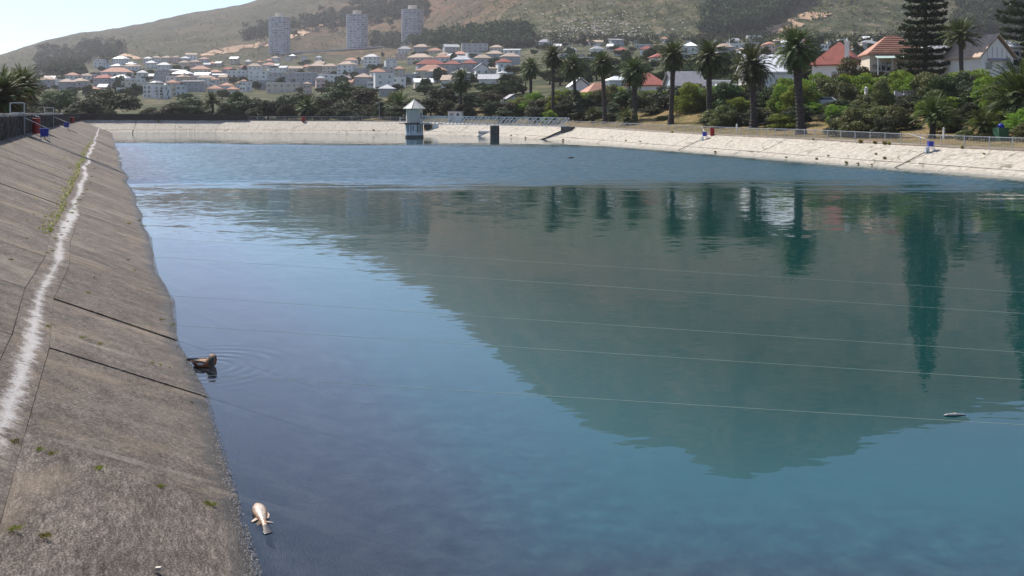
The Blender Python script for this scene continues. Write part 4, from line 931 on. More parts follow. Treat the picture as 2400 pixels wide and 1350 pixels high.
RW = {'hip': 'hipped', 'gable': 'pitched', 'flat': 'flat', 'shed': 'lean-to', 'front': 'gabled'}
CW = {'orange': 'orange tiled', 'red': 'red', 'beige': 'faded beige', 'grey': 'grey', 'white': 'bright white', 'green': 'pale green', 'slate': 'slate', 'dark': 'dark'}
SW = {1: 'low', 2: 'two-storey', 3: 'three-storey', 4: 'four-storey', 5: 'five-storey'}
HOUSES = [  # photo x, photo y of the foot, width in photo pixels, storeys, roof kind, roof colour, wall colour, special label
    (268, 187, 74, 2, 'hip', 'orange', 'white', 'long white school block with a big faded orange hipped roof'), (240, 203, 48, 2, 'hip', 'red', 'grey', 'grey block with a red hipped roof below the long school block'),
    (280, 204, 46, 2, 'hip', 'grey', 'grey', 'grey house with a grey hipped roof below the long school block'), (93, 172, 18, 2, 'hip', 'grey', 'pink', 'pink house among trees high above the wall palm'), (120, 162, 16, 1, 'shed', 'white', 'white', None),
    (126, 170, 20, 1, 'gable', 'white', 'white', None), (113, 193, 24, 1, 'gable', 'white', 'white', None), (106, 207, 46, 2, 'hip', 'beige', 'grey', None), (142, 206, 32, 2, 'flat', 'white', 'white', None),
    (166, 194, 32, 2, 'hip', 'orange', 'white', None), (184, 211, 34, 2, 'hip', 'beige', 'grey', None), (152, 213, 34, 2, 'hip', 'beige', 'grey', None), (236, 150, 30, 2, 'flat', 'white', 'white', None), (280, 150, 34, 2, 'hip', 'white', 'white', None),
    (227, 158, 22, 2, 'flat', 'white', 'white', None), (252, 162, 26, 2, 'flat', 'grey', 'pale blue', None), (305, 158, 22, 1, 'hip', 'white', 'white', None), (272, 170, 30, 2, 'hip', 'grey', 'grey', None), (306, 172, 32, 2, 'hip', 'beige', 'white', None),
    (228, 176, 22, 1, 'flat', 'white', 'cream', None), (312, 205, 44, 2, 'flat', 'white', 'white', None), (330, 190, 28, 2, 'hip', 'grey', 'white', None), (300, 213, 34, 2, 'flat', 'grey', 'cream', None), (345, 150, 22, 2, 'hip', 'grey', 'white', None),
    (365, 148, 22, 2, 'hip', 'beige', 'white', None), (388, 148, 24, 2, 'hip', 'beige', 'cream', None), (410, 148, 22, 2, 'hip', 'beige', 'pink', None), (432, 149, 24, 2, 'hip', 'grey', 'grey', None), (446, 140, 28, 2, 'gable', 'beige', 'white', None),
    (476, 146, 26, 1, 'hip', 'orange', 'white', None), (352, 162, 24, 2, 'hip', 'grey', 'white', None), (382, 168, 34, 2, 'hip', 'grey', 'white', None), (407, 174, 22, 1, 'shed', 'white', 'pink', None), (430, 160, 26, 2, 'hip', 'beige', 'cream', None),
    (455, 158, 26, 2, 'hip', 'beige', 'pink', None), (466, 180, 46, 2, 'hip', 'orange', 'cream', 'cream house with a wide orange hipped roof above the white sheds'), (502, 178, 30, 1, 'hip', 'orange', 'grey', None), (424, 192, 46, 2, 'hip', 'white', 'pink', 'pink walled hall with a shining white roof'),
    (472, 187, 40, 1, 'gable', 'white', 'grey', None), (506, 184, 40, 1, 'shed', 'white', 'grey', None), (376, 196, 38, 3, 'flat', 'dark', 'grey', 'grey block with a dark glass front and flat roof'), (398, 200, 22, 2, 'flat', 'white', 'white', None),
    (424, 202, 26, 2, 'hip', 'beige', 'cream', None), (455, 200, 44, 2, 'flat', 'white', 'pink', None), (446, 216, 58, 2, 'shed', 'dark', 'grey', 'long low house with a dark sloping roof and white edge'), (350, 230, 26, 3, 'flat', 'white', 'white', 'white flats with square dark windows in the gap between the pines'),
    (376, 233, 26, 4, 'flat', 'white', 'white', 'tall white flats with arched top windows in the gap between the pines'), (400, 226, 28, 3, 'hip', 'orange', 'cream', 'cream flats with an orange roof joined to the tall white flats'), (420, 226, 24, 2, 'flat', 'grey', 'pale blue', None),
    (500, 222, 36, 1, 'hip', 'orange', 'white', None), (528, 214, 28, 1, 'hip', 'orange', 'white', None), (568, 206, 34, 1, 'hip', 'orange', 'white', None), (542, 224, 26, 1, 'hip', 'orange', 'cream', None), (594, 172, 38, 2, 'hip', 'beige', 'white', 'white villa with a faded hipped roof and tall chimney'),
    (556, 182, 52, 2, 'flat', 'white', 'white', None), (602, 195, 48, 3, 'flat', 'white', 'white', 'white modern block with dark window bands'), (534, 172, 34, 1, 'hip', 'red', 'grey', None), (570, 166, 26, 1, 'hip', 'red', 'white', None),
    (642, 176, 38, 2, 'flat', 'green', 'white', None), (692, 178, 36, 2, 'gable', 'beige', 'cream', 'plain beige gabled block beside the brown house'), (742, 172, 42, 2, 'hip', 'beige', 'brown', 'brown walled house with a faded hipped roof'), (772, 172, 36, 2, 'hip', 'beige', 'cream', None),
    (812, 178, 46, 3, 'hip', 'beige', 'white', 'white three-storey house with a faded roof below the round towers'), (845, 180, 34, 2, 'flat', 'grey', 'grey', None), (822, 156, 36, 2, 'hip', 'orange', 'white', None), (850, 148, 30, 1, 'hip', 'beige', 'white', None), (870, 158, 38, 3, 'hip', 'grey', 'white', None),
    (658, 202, 68, 3, 'flat', 'grey', 'grey', 'long grey apartment block with stepped balconies'), (716, 202, 50, 3, 'flat', 'white', 'grey', 'grey flats with a white roof parapet'), (758, 194, 44, 2, 'flat', 'white', 'white', None), (658, 219, 82, 2, 'flat', 'white', 'cream', 'long white terrace above the dark trees'),
    (884, 190, 38, 2, 'hip', 'orange', 'white', 'white house with an orange hipped roof above the white cube house'), (897, 214, 50, 3, 'flat', 'white', 'white', 'white cube house with a dark corner window'), (905, 226, 40, 1, 'hip', 'grey', 'grey', None), (912, 186, 30, 4, 'flat', 'white', 'grey', 'curved balcony flats beside the dark red roof'),
    (935, 190, 26, 4, 'hip', 'orange', 'cream', 'narrow cream flats with a small orange roof'), (948, 126, 36, 2, 'hip', 'grey', 'white', None), (988, 124, 40, 2, 'hip', 'beige', 'grey', None), (1020, 124, 34, 1, 'hip', 'orange', 'cream', None), (1056, 126, 40, 2, 'gable', 'grey', 'grey', None),
    (1112, 126, 70, 3, 'flat', 'grey', 'grey', 'long grey flats below the wooded slope'), (1168, 108, 38, 1, 'hip', 'red', 'brown', 'house with a red roof alone at the edge of the wood'), (1164, 126, 34, 2, 'hip', 'beige', 'cream', None), (1200, 134, 44, 2, 'shed', 'white', 'white', 'white house with a glaring white sheet roof'),
    (940, 140, 30, 2, 'flat', 'grey', 'pink', None), (1040, 138, 40, 1, 'hip', 'beige', 'grey', None), (1078, 136, 38, 1, 'hip', 'orange', 'grey', None), (1160, 144, 44, 2, 'hip', 'beige', 'grey', None), (1196, 154, 48, 2, 'hip', 'beige', 'grey', None), (1110, 138, 40, 2, 'flat', 'grey', 'white', None),
    (984, 150, 62, 2, 'hip', 'beige', 'cream', 'long cream block with a faded roof above the red roofed house'), (1036, 152, 40, 2, 'hip', 'orange', 'white', None), (1082, 158, 52, 2, 'hip', 'grey', 'white', None), (1130, 156, 48, 2, 'hip', 'beige', 'grey', None),
    (1008, 168, 76, 2, 'hip', 'red', 'grey', 'wide house with a red hipped roof behind the distant palm'), (1010, 188, 82, 2, 'hip', 'orange', 'cream', 'long cream house with a long orange roof above the white barn roof'), (1018, 194, 32, 2, 'hip', 'beige', 'grey', None),
    (990, 208, 48, 1, 'gable', 'white', 'cream', 'small barn with a blazing white roof above the water tower'), (962, 198, 32, 2, 'flat', 'white', 'grey', None), (914, 168, 30, 3, 'flat', 'grey', 'white', None), (1180, 172, 36, 2, 'hip', 'red', 'white', None),
    (1128, 190, 34, 2, 'front', 'grey', 'white', 'white villa with twin gables and a columned porch'), (1145, 204, 52, 1, 'gable', 'grey', 'white', None), (1278, 109, 40, 1, 'hip', 'grey', 'pale blue', None), (1322, 108, 26, 1, 'flat', 'grey', 'pale blue', None),
    (1402, 108, 26, 1, 'gable', 'beige', 'white', None), (1445, 110, 34, 2, 'shed', 'white', 'grey', 'steep grey house with one bright white roof panel'), (1506, 104, 38, 1, 'flat', 'green', 'grey', None), (1510, 114, 40, 1, 'flat', 'white', 'grey', None), (1338, 126, 30, 1, 'hip', 'grey', 'white', None),
    (1400, 126, 32, 1, 'hip', 'grey', 'white', None), (1458, 130, 34, 1, 'hip', 'red', 'grey', None), (1518, 128, 36, 1, 'hip', 'red', 'white', None), (1378, 148, 34, 1, 'flat', 'white', 'grey', None), (1352, 140, 40, 1, 'flat', 'grey', 'grey', None),
    (1558, 100, 22, 1, 'hip', 'orange', 'white', None), (1634, 106, 46, 1, 'flat', 'green', 'white', None), (1690, 104, 40, 1, 'flat', 'green', 'white', None), (1728, 114, 40, 1, 'flat', 'white', 'white', None), (1772, 102, 40, 2, 'flat', 'white', 'white', None),
    (1782, 112, 46, 1, 'flat', 'white', 'grey', None), (1834, 108, 44, 1, 'hip', 'beige', 'grey', None), (1632, 118, 34, 1, 'flat', 'white', 'grey', None), (1622, 138, 40, 2, 'hip', 'white', 'white', None), (1806, 122, 40, 1, 'hip', 'orange', 'grey', None), (1545, 150, 36, 1, 'hip', 'red', 'cream', None),
    (1700, 124, 44, 1, 'hip', 'beige', 'grey', None), (1860, 132, 50, 2, 'gable', 'white', 'white', None), (1960, 108, 36, 1, 'flat', 'grey', 'white', None), (2040, 116, 50, 1, 'hip', 'grey', 'grey', None), (2075, 104, 40, 1, 'flat', 'grey', 'cream', None),
    (330, 218, 30, 2, 'flat', 'white', 'cream', None), (520, 196, 40, 2, 'flat', 'white', 'cream', None), (480, 204, 40, 2, 'hip', 'beige', 'white', None), (700, 188, 40, 2, 'flat', 'grey', 'white', None), (620, 210, 44, 2, 'flat', 'white', 'grey', None), (790, 196, 40, 2, 'flat', 'white', 'white', None),
    (850, 206, 40, 2, 'hip', 'beige', 'grey', None), (720, 166, 34, 1, 'hip', 'orange', 'cream', None), (630, 160, 34, 1, 'hip', 'orange', 'white', None), (200, 196, 26, 2, 'hip', 'beige', 'white', None), (1060, 172, 44, 2, 'hip', 'red', 'grey', None), (1100, 172, 40, 2, 'hip', 'red', 'grey', None),
    (930, 208, 40, 2, 'flat', 'white', 'white', None), (1080, 204, 50, 2, 'hip', 'grey', 'grey', None)]
r9 = random.Random(77)
for k in range(130):                                  # smaller houses packed between the named ones
    x = r9.uniform(90, 1230) if k < 105 else r9.uniform(1250, 2080); y = r9.uniform(max(136, 178 - x * 0.06), 222) if k < 105 else r9.uniform(100, 136)
    if any(abs(x - h[0]) < h[2] * 0.42 and abs(y - h[1]) < 6 for h in HOUSES): continue
    HOUSES.append((x, y, r9.uniform(13, 24), r9.choice((1, 1, 2)), r9.choice(('hip', 'hip', 'gable', 'flat')), r9.choice(('orange', 'beige', 'beige', 'grey', 'grey', 'white', 'white', 'red')), r9.choice(('white', 'white', 'cream', 'pink')), None))
HP = [(*hit(h[0], h[1]), h) for h in HOUSES]
for X, Y, h in HP:
    if h[7]: pool('house', X, Y, h[7])
for X, Y, (x, yb, wpx, st, rk, rc, wc, lab) in HP:
    w_ = wpx / F * Y * 0.88; d_ = min(max(w_ * 0.7, 7.0), 12)
    lb = lab or near('house', X, Y, f'{SW[st]} {wc} house, {CW[rc]} {RW[rk]} roof, near', '')
    house(X, Y + d_ / 2, w_, d_, st, rk, rc, wc, rnd.uniform(-0.35, 0.3), lb, 'houses on the hillside', chim=(rk == 'hip' and rnd.random() < 0.25) or 'chimney' in lb, hwall=min(2.75 * st + .2, 0.8 * w_ + 2.5))

# houses close behind the sunny side street
house(U(1357) * 262, 262, 4.8, 6, 1, 'front', 'white', 'white', 0.1, 'cottage with a blazing white gable roof behind the slim palms', None, z=zz(232, 262), hwall=3.0, rh=2.3, win=False)
house(U(1402) * 246, 246, 7.5, 6, 1, 'hip', 'orange', 'cream', 0.3, 'low cottage with a brick coloured roof under the slim palms', None, z=zz(250, 246), hwall=3.0, rh=2.6)
house(U(1444) * 300, 300, 5.5, 6, 1, 'hip', 'white', 'white', 0.2, 'small white cottage with a pale roof above the leafy tree', None, z=zz(215, 300))
house(U(1200) * 262, 262, 4.5, 5, 1, 'front', 'slate', 'pale blue', 0.2, 'little pale blue gabled house behind the shrubs at the footbridge', None, z=zz(262, 262), hwall=2.6, rh=1.7)
house(U(1522) * 236, 240, 9.0, 8, 1, 'hip', 'red', 'white', -0.25, 'house with a large red roof between two palms', None, z=zz(236, 236), hwall=3.4, rh=3.0)
hh = house(U(1612) * 205, 210, 6.2, 7, 1, 'gable', 'slate', 'pale blue', 0.12, 'pale blue cottage with a steep slate roof behind the palm row', None, z=zz(250, 205), hwall=4.0, rh=3.1)
MB().lathe([(1.1, 0), (1.1, 3.2), (1.25, 3.25), (0.1, 3.5)], 8, (-2.6, -4.2, 0)).build('bay_front', WALL['pale blue'], hh)
house(U(1668) * 222, 226, 7.5, 8, 2, 'flat', 'white', 'white', 0.1, 'plain white house beside the slate roofed cottage', None, z=zz(246, 222), hwall=5.2)
house(U(1716) * 214, 216, 5.4, 6, 2, 'flat', 'white', 'white', -0.1, 'white stepped house with broken sunlit walls between two palms', None, z=zz(244, 214), hwall=4.0)
house(U(1818) * 186, 192, 8.4, 9, 2, 'gable', 'white', 'white', 0.08, 'large white house with a broad white roof beside the tallest palm', None, z=zz(250, 186), hwall=6.2, rh=3.4, win=False)
rr_ = house(U(1982) * 214, 218, 9.6, 9, 1, 'hip', 'red', 'white', -0.5, 'house with a tall red hipped roof and a white chimney', None, z=zz(196, 214), hwall=3.8, rh=4.9)
c = MB(); c.box((0, 0, 1.6), (0.85, 0.85, 5.0)); c.box((0, 0, 4.15), (1.1, 1.1, 0.3)); c.lathe([(0.22, 4.3), (0.16, 4.9)], 8)
c.build('chimney', WALL['white'], rr_, loc=(2.2, -3.6, 4.6))
og = house(U(2118) * 192, 198, 10.0, 8, 1, 'hip', 'orange', 'cream', -0.12, 'house with ridged orange tiles above a pale green verandah', None, z=zz(176, 192), hwall=4.0, rh=3.6, win=False)
for k in range(9):                                   # tile courses
    t = (k + 0.5) / 9; MB().box((0, -4.5 * (1 - t), 4.24 + 3.6 * t), (2 * (5.4 * (1 - t) + 1.0 * t), 0.12, 0.13)).build('tile_course', ROOF['orange'], og)
vr = MB(); vr.add([(-4.2, -6.6, 3.1), (6.5, -6.6, 3.1), (6.5, -4.0, 3.8), (-4.2, -4.0, 3.8), (-4.2, -6.6, 3.2), (6.5, -6.6, 3.2), (6.5, -4.0, 3.9), (-4.2, -4.0, 3.9)], [(3, 2, 1, 0), (4, 5, 6, 7), (0, 1, 5, 4), (1, 2, 6, 5), (2, 3, 7, 6), (3, 0, 4, 7)])
vr.build('verandah_roof', ROOF['green'], og)
for px_ in (-4, -1.4, 1.2, 3.8, 6.3): MB().bar((px_, -6.4, 0), (px_, -6.4, 3.1), 0.16).build('post', M['white_steel'], og)
for px_ in (-3.4, -2.5, -1.6, 0.4, 2.4): link('window', WINM, og, (px_, -4.05, 1.7), 0, (0.8, 1, 1.9))
house(U(2222) * 190, 196, 7, 7, 1, 'hip', 'grey', 'white', 0.1, 'white house with a grey roof behind the lone palm', None, z=zz(176, 190), hwall=4.2)
wg = house(U(2318) * 176, 180, 6.8, 9, 1, 'front', 'beige', 'white', 0.28, 'white boarded house with a steep front gable', None, z=zz(172, 176), hwall=2.6, rh=4.0)
for k in range(5): MB().box((-2.0 + k * 1.0, -4.53, 3.6), (0.07, 0.04, 1.8)).build('batten', WALL['grey'], wg)
MB().add([(-2, -4.5, 2.6), (2, -4.5, 2.6), (2, -5.2, 2.2), (-2, -5.2, 2.2), (-2, -4.5, 2.5), (2, -4.5, 2.5), (2, -5.2, 2.1), (-2, -5.2, 2.1)], [(3, 2, 1, 0), (4, 5, 6, 7), (2, 3, 7, 6), (0, 3, 7, 4), (1, 2, 6, 5)]).build('awning', ROOF['slate'], wg)
house(U(2372) * 182, 186, 4.6, 4.6, 2, 'hip', 'white', 'grey', 0.2, 'grey house with a white pyramid roof under the taller tiered pine', None, z=zz(165, 182), hwall=4.2, rh=1.5)

# ---- round apartment towers
M['tower_glass'] = plain('tower_glazing', (0.20, 0.23, 0.28), 0.35, 0.55, 0.35, coord='Object', spec=0.5)
M['tower_band'] = plain('tower_balcony_band', (0.47, 0.49, 0.53), 0.7, 0.18, 0.2, coord='Object')
M['tower_fin'] = plain('tower_fin', (0.60, 0.60, 0.60), 0.7, 0.08, 0.3)
def tower(x, ytop, ybase, wpx, Y, label, cols=False, drum=True):
    X = U(x) * Y; R = wpx / F * Y / 2; zt = zz(ytop, Y); zb = zz(ybase, Y); Hh = zt - zb; e = empty('round_tower', (X, Y, zb)); n = 17; fh = Hh / n
    MB().lathe([(R * 0.95, -14 if not cols else 0), (R * 0.95, Hh)], 40).build('glazed_shaft', M['tower_glass'], e)
    rnd_t = random.Random(int(x))
    bm_ = MB().lathe([(R * 0.93, 0), (R, 0), (R, fh * 0.36), (R * 0.93, fh * 0.36)], 40, cap=False).mesh('balcony_band', M['tower_band'])
    for k in range(n): link('balcony_band', bm_, e, (0, 0, k * fh))
    pm = MB().box((0, 0, 0), (R * 0.26, 0.12, fh * 0.5)).mesh('window_panel', M['tower_band'])
    gm = MB().box((0, 0, 0), (R * 0.26, 0.12, fh * 0.5)).mesh('window_panel', M['glass'])
    for k in range(n):
        for j in range(13):
            a = math.pi + math.pi * (j + 0.5) / 13
            if rnd_t.random() < 0.42: link('window_panel', pm if rnd_t.random() < 0.62 else gm, e, (math.cos(a) * R * 0.965, math.sin(a) * R * 0.965, k * fh + fh * 0.66), a + math.pi / 2)
    fm = MB().box((0, 0, Hh / 2), (0.45, 0.5, Hh)).mesh('fin', M['tower_fin'])
    for k in range(16):
        a = math.pi * 2 * k / 16 + 0.1; link('fin', fm, e, (math.cos(a) * R * 1.0, math.sin(a) * R * 1.0, 0), a)
    MB().lathe([(R * 1.02, Hh), (R * 1.02, Hh + 0.5)], 40).build('roof_slab', M['tower_fin'], e)
    MB().lathe([(R * 0.40, Hh + .5), (R * 0.40, Hh + 5.6), (R * 0.42, Hh + 5.6), (R * 0.42, Hh + 6.2)], 24).build('lift_drum', WALL['cream'], e)
    if cols:
        for k in range(10):
            a = math.pi * 2 * k / 10; MB().bar((math.cos(a) * R * .85, math.sin(a) * R * .85, -14), (math.cos(a) * R * .85, math.sin(a) * R * .85, 0), 1.2).build('column', WALL['cream'], e)
    tag(e, label, 'tower block', 'round tower blocks above the suburb')
tower(655, 42, 126, 49, 1330, 'round tower block on open columns at the end of the parking deck', True)
tower(837, 36, 127, 50, 1330, 'round tower block between the other two, at the other end of the parking deck')
tower(967, 24, 114, 52, 1330, 'round tower block with the highest foot, beside the wooded slope')
# parking deck between the towers
p0, p1 = at(658, 134, 1300), at(895, 122, 1300); dk = empty('parking_deck', p0)
for dz, nm in ((0, 'deck'), (4.5, 'deck')):
    MB().bar(Vector((0, 0, dz)), (p1 - p0) * Vector((1, 0, 0)).length + Vector((0, 0, dz + 1.5)), 12, 1.2).build(nm, M['tower_band'], dk)
for k in range(18):
    q = (p1 - p0) * (k / 17); MB().bar((q.x, -5, -9), (q.x, -5, 4.4), 0.8).build('column', M['tower_band'], dk)
MB().box(((p1 - p0).x / 2, 4, 0), ((p1 - p0).x, 1, 9)).build('back_wall', ROOF['dark'], dk)
tag(dk, 'long two level parking deck joining the round towers', 'parking deck')

# ---- suburb trees
r3 = random.Random(21); placed = 0
SUB = [(80, 1240, 150, 232), (1240, 2100, 100, 190)]
TL = [('rounded', 'bushy grey green tree among the hillside houses'), ('tall', 'tall dark tree among the hillside houses'), ('low', 'low wide bush among the hillside houses')]
for k in range(340):
    a = SUB[0] if k < 160 else SUB[1]; x = r3.uniform(a[0], a[1])
    if k < 160: y = r3.uniform(max(132, 176 - (x - 80) * 0.05), 236)
    else: y = r3.uniform(100, 205)
    X, Y = hit(x, y); j = r3.choices([0, 1, 2], [5, 2, 3])[0]
    hw = r3.uniform(3.2, 6.0) * (0.7 if j == 1 else 1.25 if j == 2 else 1); Hh = r3.uniform(4.0, 7.0) * (1.5 if j == 1 else 0.7 if j == 2 else 1)
    plant('suburb_tree', 'far', X, Y, hw, Hh, near('house', X, Y, ('bushy grey green tree near', 'tall dark tree near', 'low wide bush near')[j], ''), 'tree', 'trees among the hillside houses', z=T1(X, Y))

# ---- woods, scrub and boulders on the mountain (masses nobody could count)
def wood(label, pts, size, per, q, mat='leaf_far', name='woods'):
    V = []; Fc = []; b0 = 0; rr = random.Random(len(pts))
    for k, (x, y, s) in enumerate(pts):
        X, Y = hit(x, y); z = T1(X, Y); R = s * rr.uniform(0.75, 1.3)
        bl = [(X + rr.uniform(-.4, .4) * R, Y + rr.uniform(-.4, .4) * R, z + R * rr.uniform(0.5, 1.3), R * .7, R * .7, R * .6) for _ in range(3)]
        v, f = leaves(bl, per, q, 9000 + k); V.append(v); Fc.append(f + b0); b0 += len(v)
    o = link(name, npmesh(name, np.concatenate(V), np.concatenate(Fc), M[mat])); tag(o, label, kind='stuff')
r4 = random.Random(31)
pts = []
for k in range(230):
    t = r4.random(); x = 572 + 430 * t; yc = 92 - 72 * t ** 0.8; pts.append((x, yc + r4.gauss(0, 8 + 5 * t), 6.5))
for k in range(60): pts.append((r4.uniform(820, 1000), r4.uniform(2, 22), 8))
wood('belt of dark pines climbing the slope behind the round towers', pts, 8, 55, 3.4)
wood('wood on the slope above the far suburb edge', [(r4.uniform(85, 275) , r4.uniform(112, 150), 5.5) for _ in range(100)] + [(r4.uniform(85, 190), r4.uniform(145, 182), 5) for _ in range(70)] + [(r4.uniform(190, 290), r4.uniform(106, 122), 7) for _ in range(40)], 8, 50, 3.0)
wood('bushy wood on the slope beside the highest round tower', [(r4.uniform(870, 1240), r4.uniform(88, 116) - 0, 6.5) for _ in range(230)] + [(r4.uniform(1100, 1240), r4.uniform(72, 95), 6) for _ in range(60)], 8, 50, 2.8)
pts = []
while len(pts) < 330:
    x, y = r4.uniform(1645, 1895), r4.uniform(-15, 86)
    if y < 92 - (x - 1650) * 0.16 * (x > 1700) - max(0, (x - 1780) * 0.45) and y > 30 - (x - 1645) * 0.35: pts.append((x, y, 7))
wood('dense dark wood on the steep slope above the palms', pts, 7, 60, 2.8)
wood('dense dark wood on the slope behind the tiered pines', [(r4.uniform(2235, 2420), r4.uniform(-20, 84), 5.5) for _ in range(230)], 7, 60, 2.8)
wood('scattered scrub bushes over the dry mountain slope', [(r4.uniform(1000, 2250), r4.uniform(-10, 110), r4.uniform(1.0, 3.0)) for _ in range(1500)] + [(r4.uniform(600, 1000), r4.uniform(5, 120), r4.uniform(1.2, 3)) for _ in range(400)]
     + [(x_, np.interp(x_, RX, RY) + 6 + r4.random() ** 1.3 * (140 - np.interp(x_, RX, RY)), r4.uniform(1, 2.6)) for x_ in [r4.uniform(0, 600) for _ in range(500)]], 2, 9, 1.5, 'leaf_olive', 'scrub')
wood('row of bushes where the suburb meets the mountain slope', [(r4.uniform(1240, 2250), r4.uniform(92, 112), r4.uniform(2.5, 4.5)) for _ in range(260)], 3, 30, 1.6)
# boulders
bo = MB(); r5 = random.Random(8)
for k in range(900):
    x, y = r5.gauss(1400, 80), r5.gauss(78, 24)
    if k > 620: x, y = r5.uniform(1000, 2200), r5.uniform(2, 105)
    if not (5 < y < 108): continue
    X, Y = hit(x, y); z = T1(X, Y); s = r5.uniform(0.5, 1.7)
    bo.add([(X + s * r5.uniform(.6, 1.2) * a, Y + s * r5.uniform(.6, 1.2) * b, z + c_ * s * r5.uniform(.6, 1.1)) for a, b, c_ in ((1, 0, .2), (0, 1, .2), (-1, 0, .2), (0, -1, .2), (.2, .1, 1.0))], [(0, 1, 4), (1, 2, 4), (2, 3, 4), (3, 0, 4)])
M['boulder'] = plain('boulder', (0.42, 0.38, 0.33), 0.9, 0.25, 0.5)
tag(bo.build('boulders', M['boulder']), 'pale boulders scattered over the dry mountain slope', kind='stuff')
# dirt tracks on the slope
M['track'] = plain('dirt_track', (0.42, 0.27, 0.17), 0.95, 0.2, 0.1)
def track(label, pxs, w_):
    m = MB(); P_ = []
    for k in range(len(pxs) - 1):
        for t in np.linspace(0, 1, 10, endpoint=False): P_.append(hit(pxs[k][0] + (pxs[k + 1][0] - pxs[k][0]) * t, pxs[k][1] + (pxs[k + 1][1] - pxs[k][1]) * t))
    P_ = [np.array(p) for p in P_]
    for k in range(len(P_)):
        d = P_[min(k + 1, len(P_) - 1)] - P_[max(k - 1, 0)]; d = d / (np.linalg.norm(d) + 1e-6); n_ = np.array([-d[1], d[0]]) * w_ * rnd.uniform(.6, 1.2)
        for s in (-1, 1):
            q = P_[k] + n_ * s; m.v.append((q[0], q[1], T1(q[0], q[1]) + 0.7))
    for k in range(len(P_) - 1): m.f.append((2 * k, 2 * k + 1, 2 * k + 3, 2 * k + 2)); m.m.append(0)
    tag(m.build('dirt_track', M['track']), label, kind='structure')
track('dirt track climbing from the lower slope towards the round towers', [(470, 131), (520, 121), (600, 108), (650, 98), (740, 68), (780, 52)], 9)
track('dirt track above the far suburb edge', [(205, 122), (250, 122), (300, 131), (335, 139)], 6)
track('pale dirt patch along the slope above the palms', [(1800, 76), (1850, 62), (1895, 38), (1930, 30)], 9)

# ------------------------------------------------------------------ stone wall along the far corner
M['stone'] = plain('dark_field_stone', (0.055, 0.046, 0.038), 0.95, 0.45, 1.6, bmp=0.6, rvar=0.35)
M['mortar'] = plain('dark_mortar', (0.03, 0.026, 0.022), 0.95, 0.3, 2)
M['coping'] = plain('weathered_coping', (0.42, 0.38, 0.33), 0.95, 0.3, 2.5, bmp=0.6, rvar=0.3, stain=(0.10, 0.09, 0.07))
def stone_mesh(seed, sx, sy, sz):
    r = random.Random(seed); v = []
    for z in (-1, 1):
        for x, y in ((-1, -1), (1, -1), (1, 1), (-1, 1)): v.append((x * sx / 2 * r.uniform(.82, 1), y * sy / 2 * r.uniform(.8, 1), z * sz / 2 * r.uniform(.78, 1.05)))
    return MB().add(v, [(3, 2, 1, 0), (4, 5, 6, 7), (0, 1, 5, 4), (1, 2, 6, 5), (2, 3, 7, 6), (3, 0, 4, 7)])
IW = min(range(IB, IR), key=lambda i: abs(RIM[i][0] + 58.5))
wall = empty('stone_wall'); tag(wall, 'long dark field stone wall with pale rough coping along the rim', 'wall')
core = MB(); cop = [stone_mesh(s, 0.62, 0.62, 0.16).mesh('coping_stone', M['coping']) for s in range(5)]
face = [stone_mesh(20 + s, 0.46, 0.20, 0.27).mesh('stone', M['stone']) for s in range(5)]
far_cop = MB(); far_face = MB(); ncop = nst = 0
def wtop(i): return 1.40
for i in range(3, IW):
    a, b = bp(i, 1, 0.15), bp(i + 1, 1, 0.15); ao, bo_ = bp(i, 1, 0.58), bp(i + 1, 1, 0.58); hgt = Vector((0, 0, wtop(i)))
    dn_ = Vector((0, 0, -0.5))
    core.add([a + dn_, b + dn_, bo_ + dn_, ao + dn_, a + hgt, b + hgt, bo_ + hgt, ao + hgt], [(0, 1, 5, 4), (2, 3, 7, 6), (4, 5, 6, 7)] + ([(3, 0, 4, 7)] if i == 3 else []) + ([(1, 2, 6, 5)] if i == IW - 1 else []))
    L = (b - a).length; d = (b - a).normalized(); ang = math.atan2(d.y, d.x); mid_o = (ao - a) * 0.5; n_ = -(ao - a).normalized()
    k = 0.0
    while k < L - 0.2:
        p = a + d * (k + 0.3) + mid_o + Vector((0, 0, wtop(i) + 0.05 + rnd.uniform(-.03, .04)))
        if p.y < 150 and ncop < 290:
            o = link('coping_stone', rnd.choice(cop), wall, p, ang + rnd.uniform(-.12, .12), (rnd.uniform(.75, 1.12), rnd.uniform(.85, 1.15), rnd.uniform(.6, 1.5))); ncop += 1
        else: far_cop.box(p, (0.56 * rnd.uniform(.8, 1), 0.58, 0.09 * rnd.uniform(.6, 1.3)), ang)
        k += 0.6
    row = 0
    for zc in np.arange(0.02, 1.36, 0.27):
        k = 0.22 * (row % 2); row += 1
        while k < L:
            p = a + d * k + n_ * 0.015 + Vector((0, 0, zc + 0.1))
            if a.y > 28 and nst < 300 and rnd.random() < 0.9: link('stone', rnd.choice(face), wall, p, ang + rnd.uniform(-.06, .06), (rnd.uniform(.8, 1.1), rnd.uniform(.8, 1.3), rnd.uniform(.8, 1.05))); nst += 1
            elif a.y > 28: far_face.box(p, (0.43, 0.20 * rnd.uniform(.8, 1.3), 0.25), ang + rnd.uniform(-.05, .05))
            k += 0.47
core.build('core', M['mortar'], wall)
fc = far_cop.build('coping', M['stone'], wall); tag(fc, 'thin dark coping of the far stretch', kind='stuff')
ff = far_face.build('stonework', M['stone'], wall); tag(ff, 'dark stonework of the far stretch', kind='stuff')

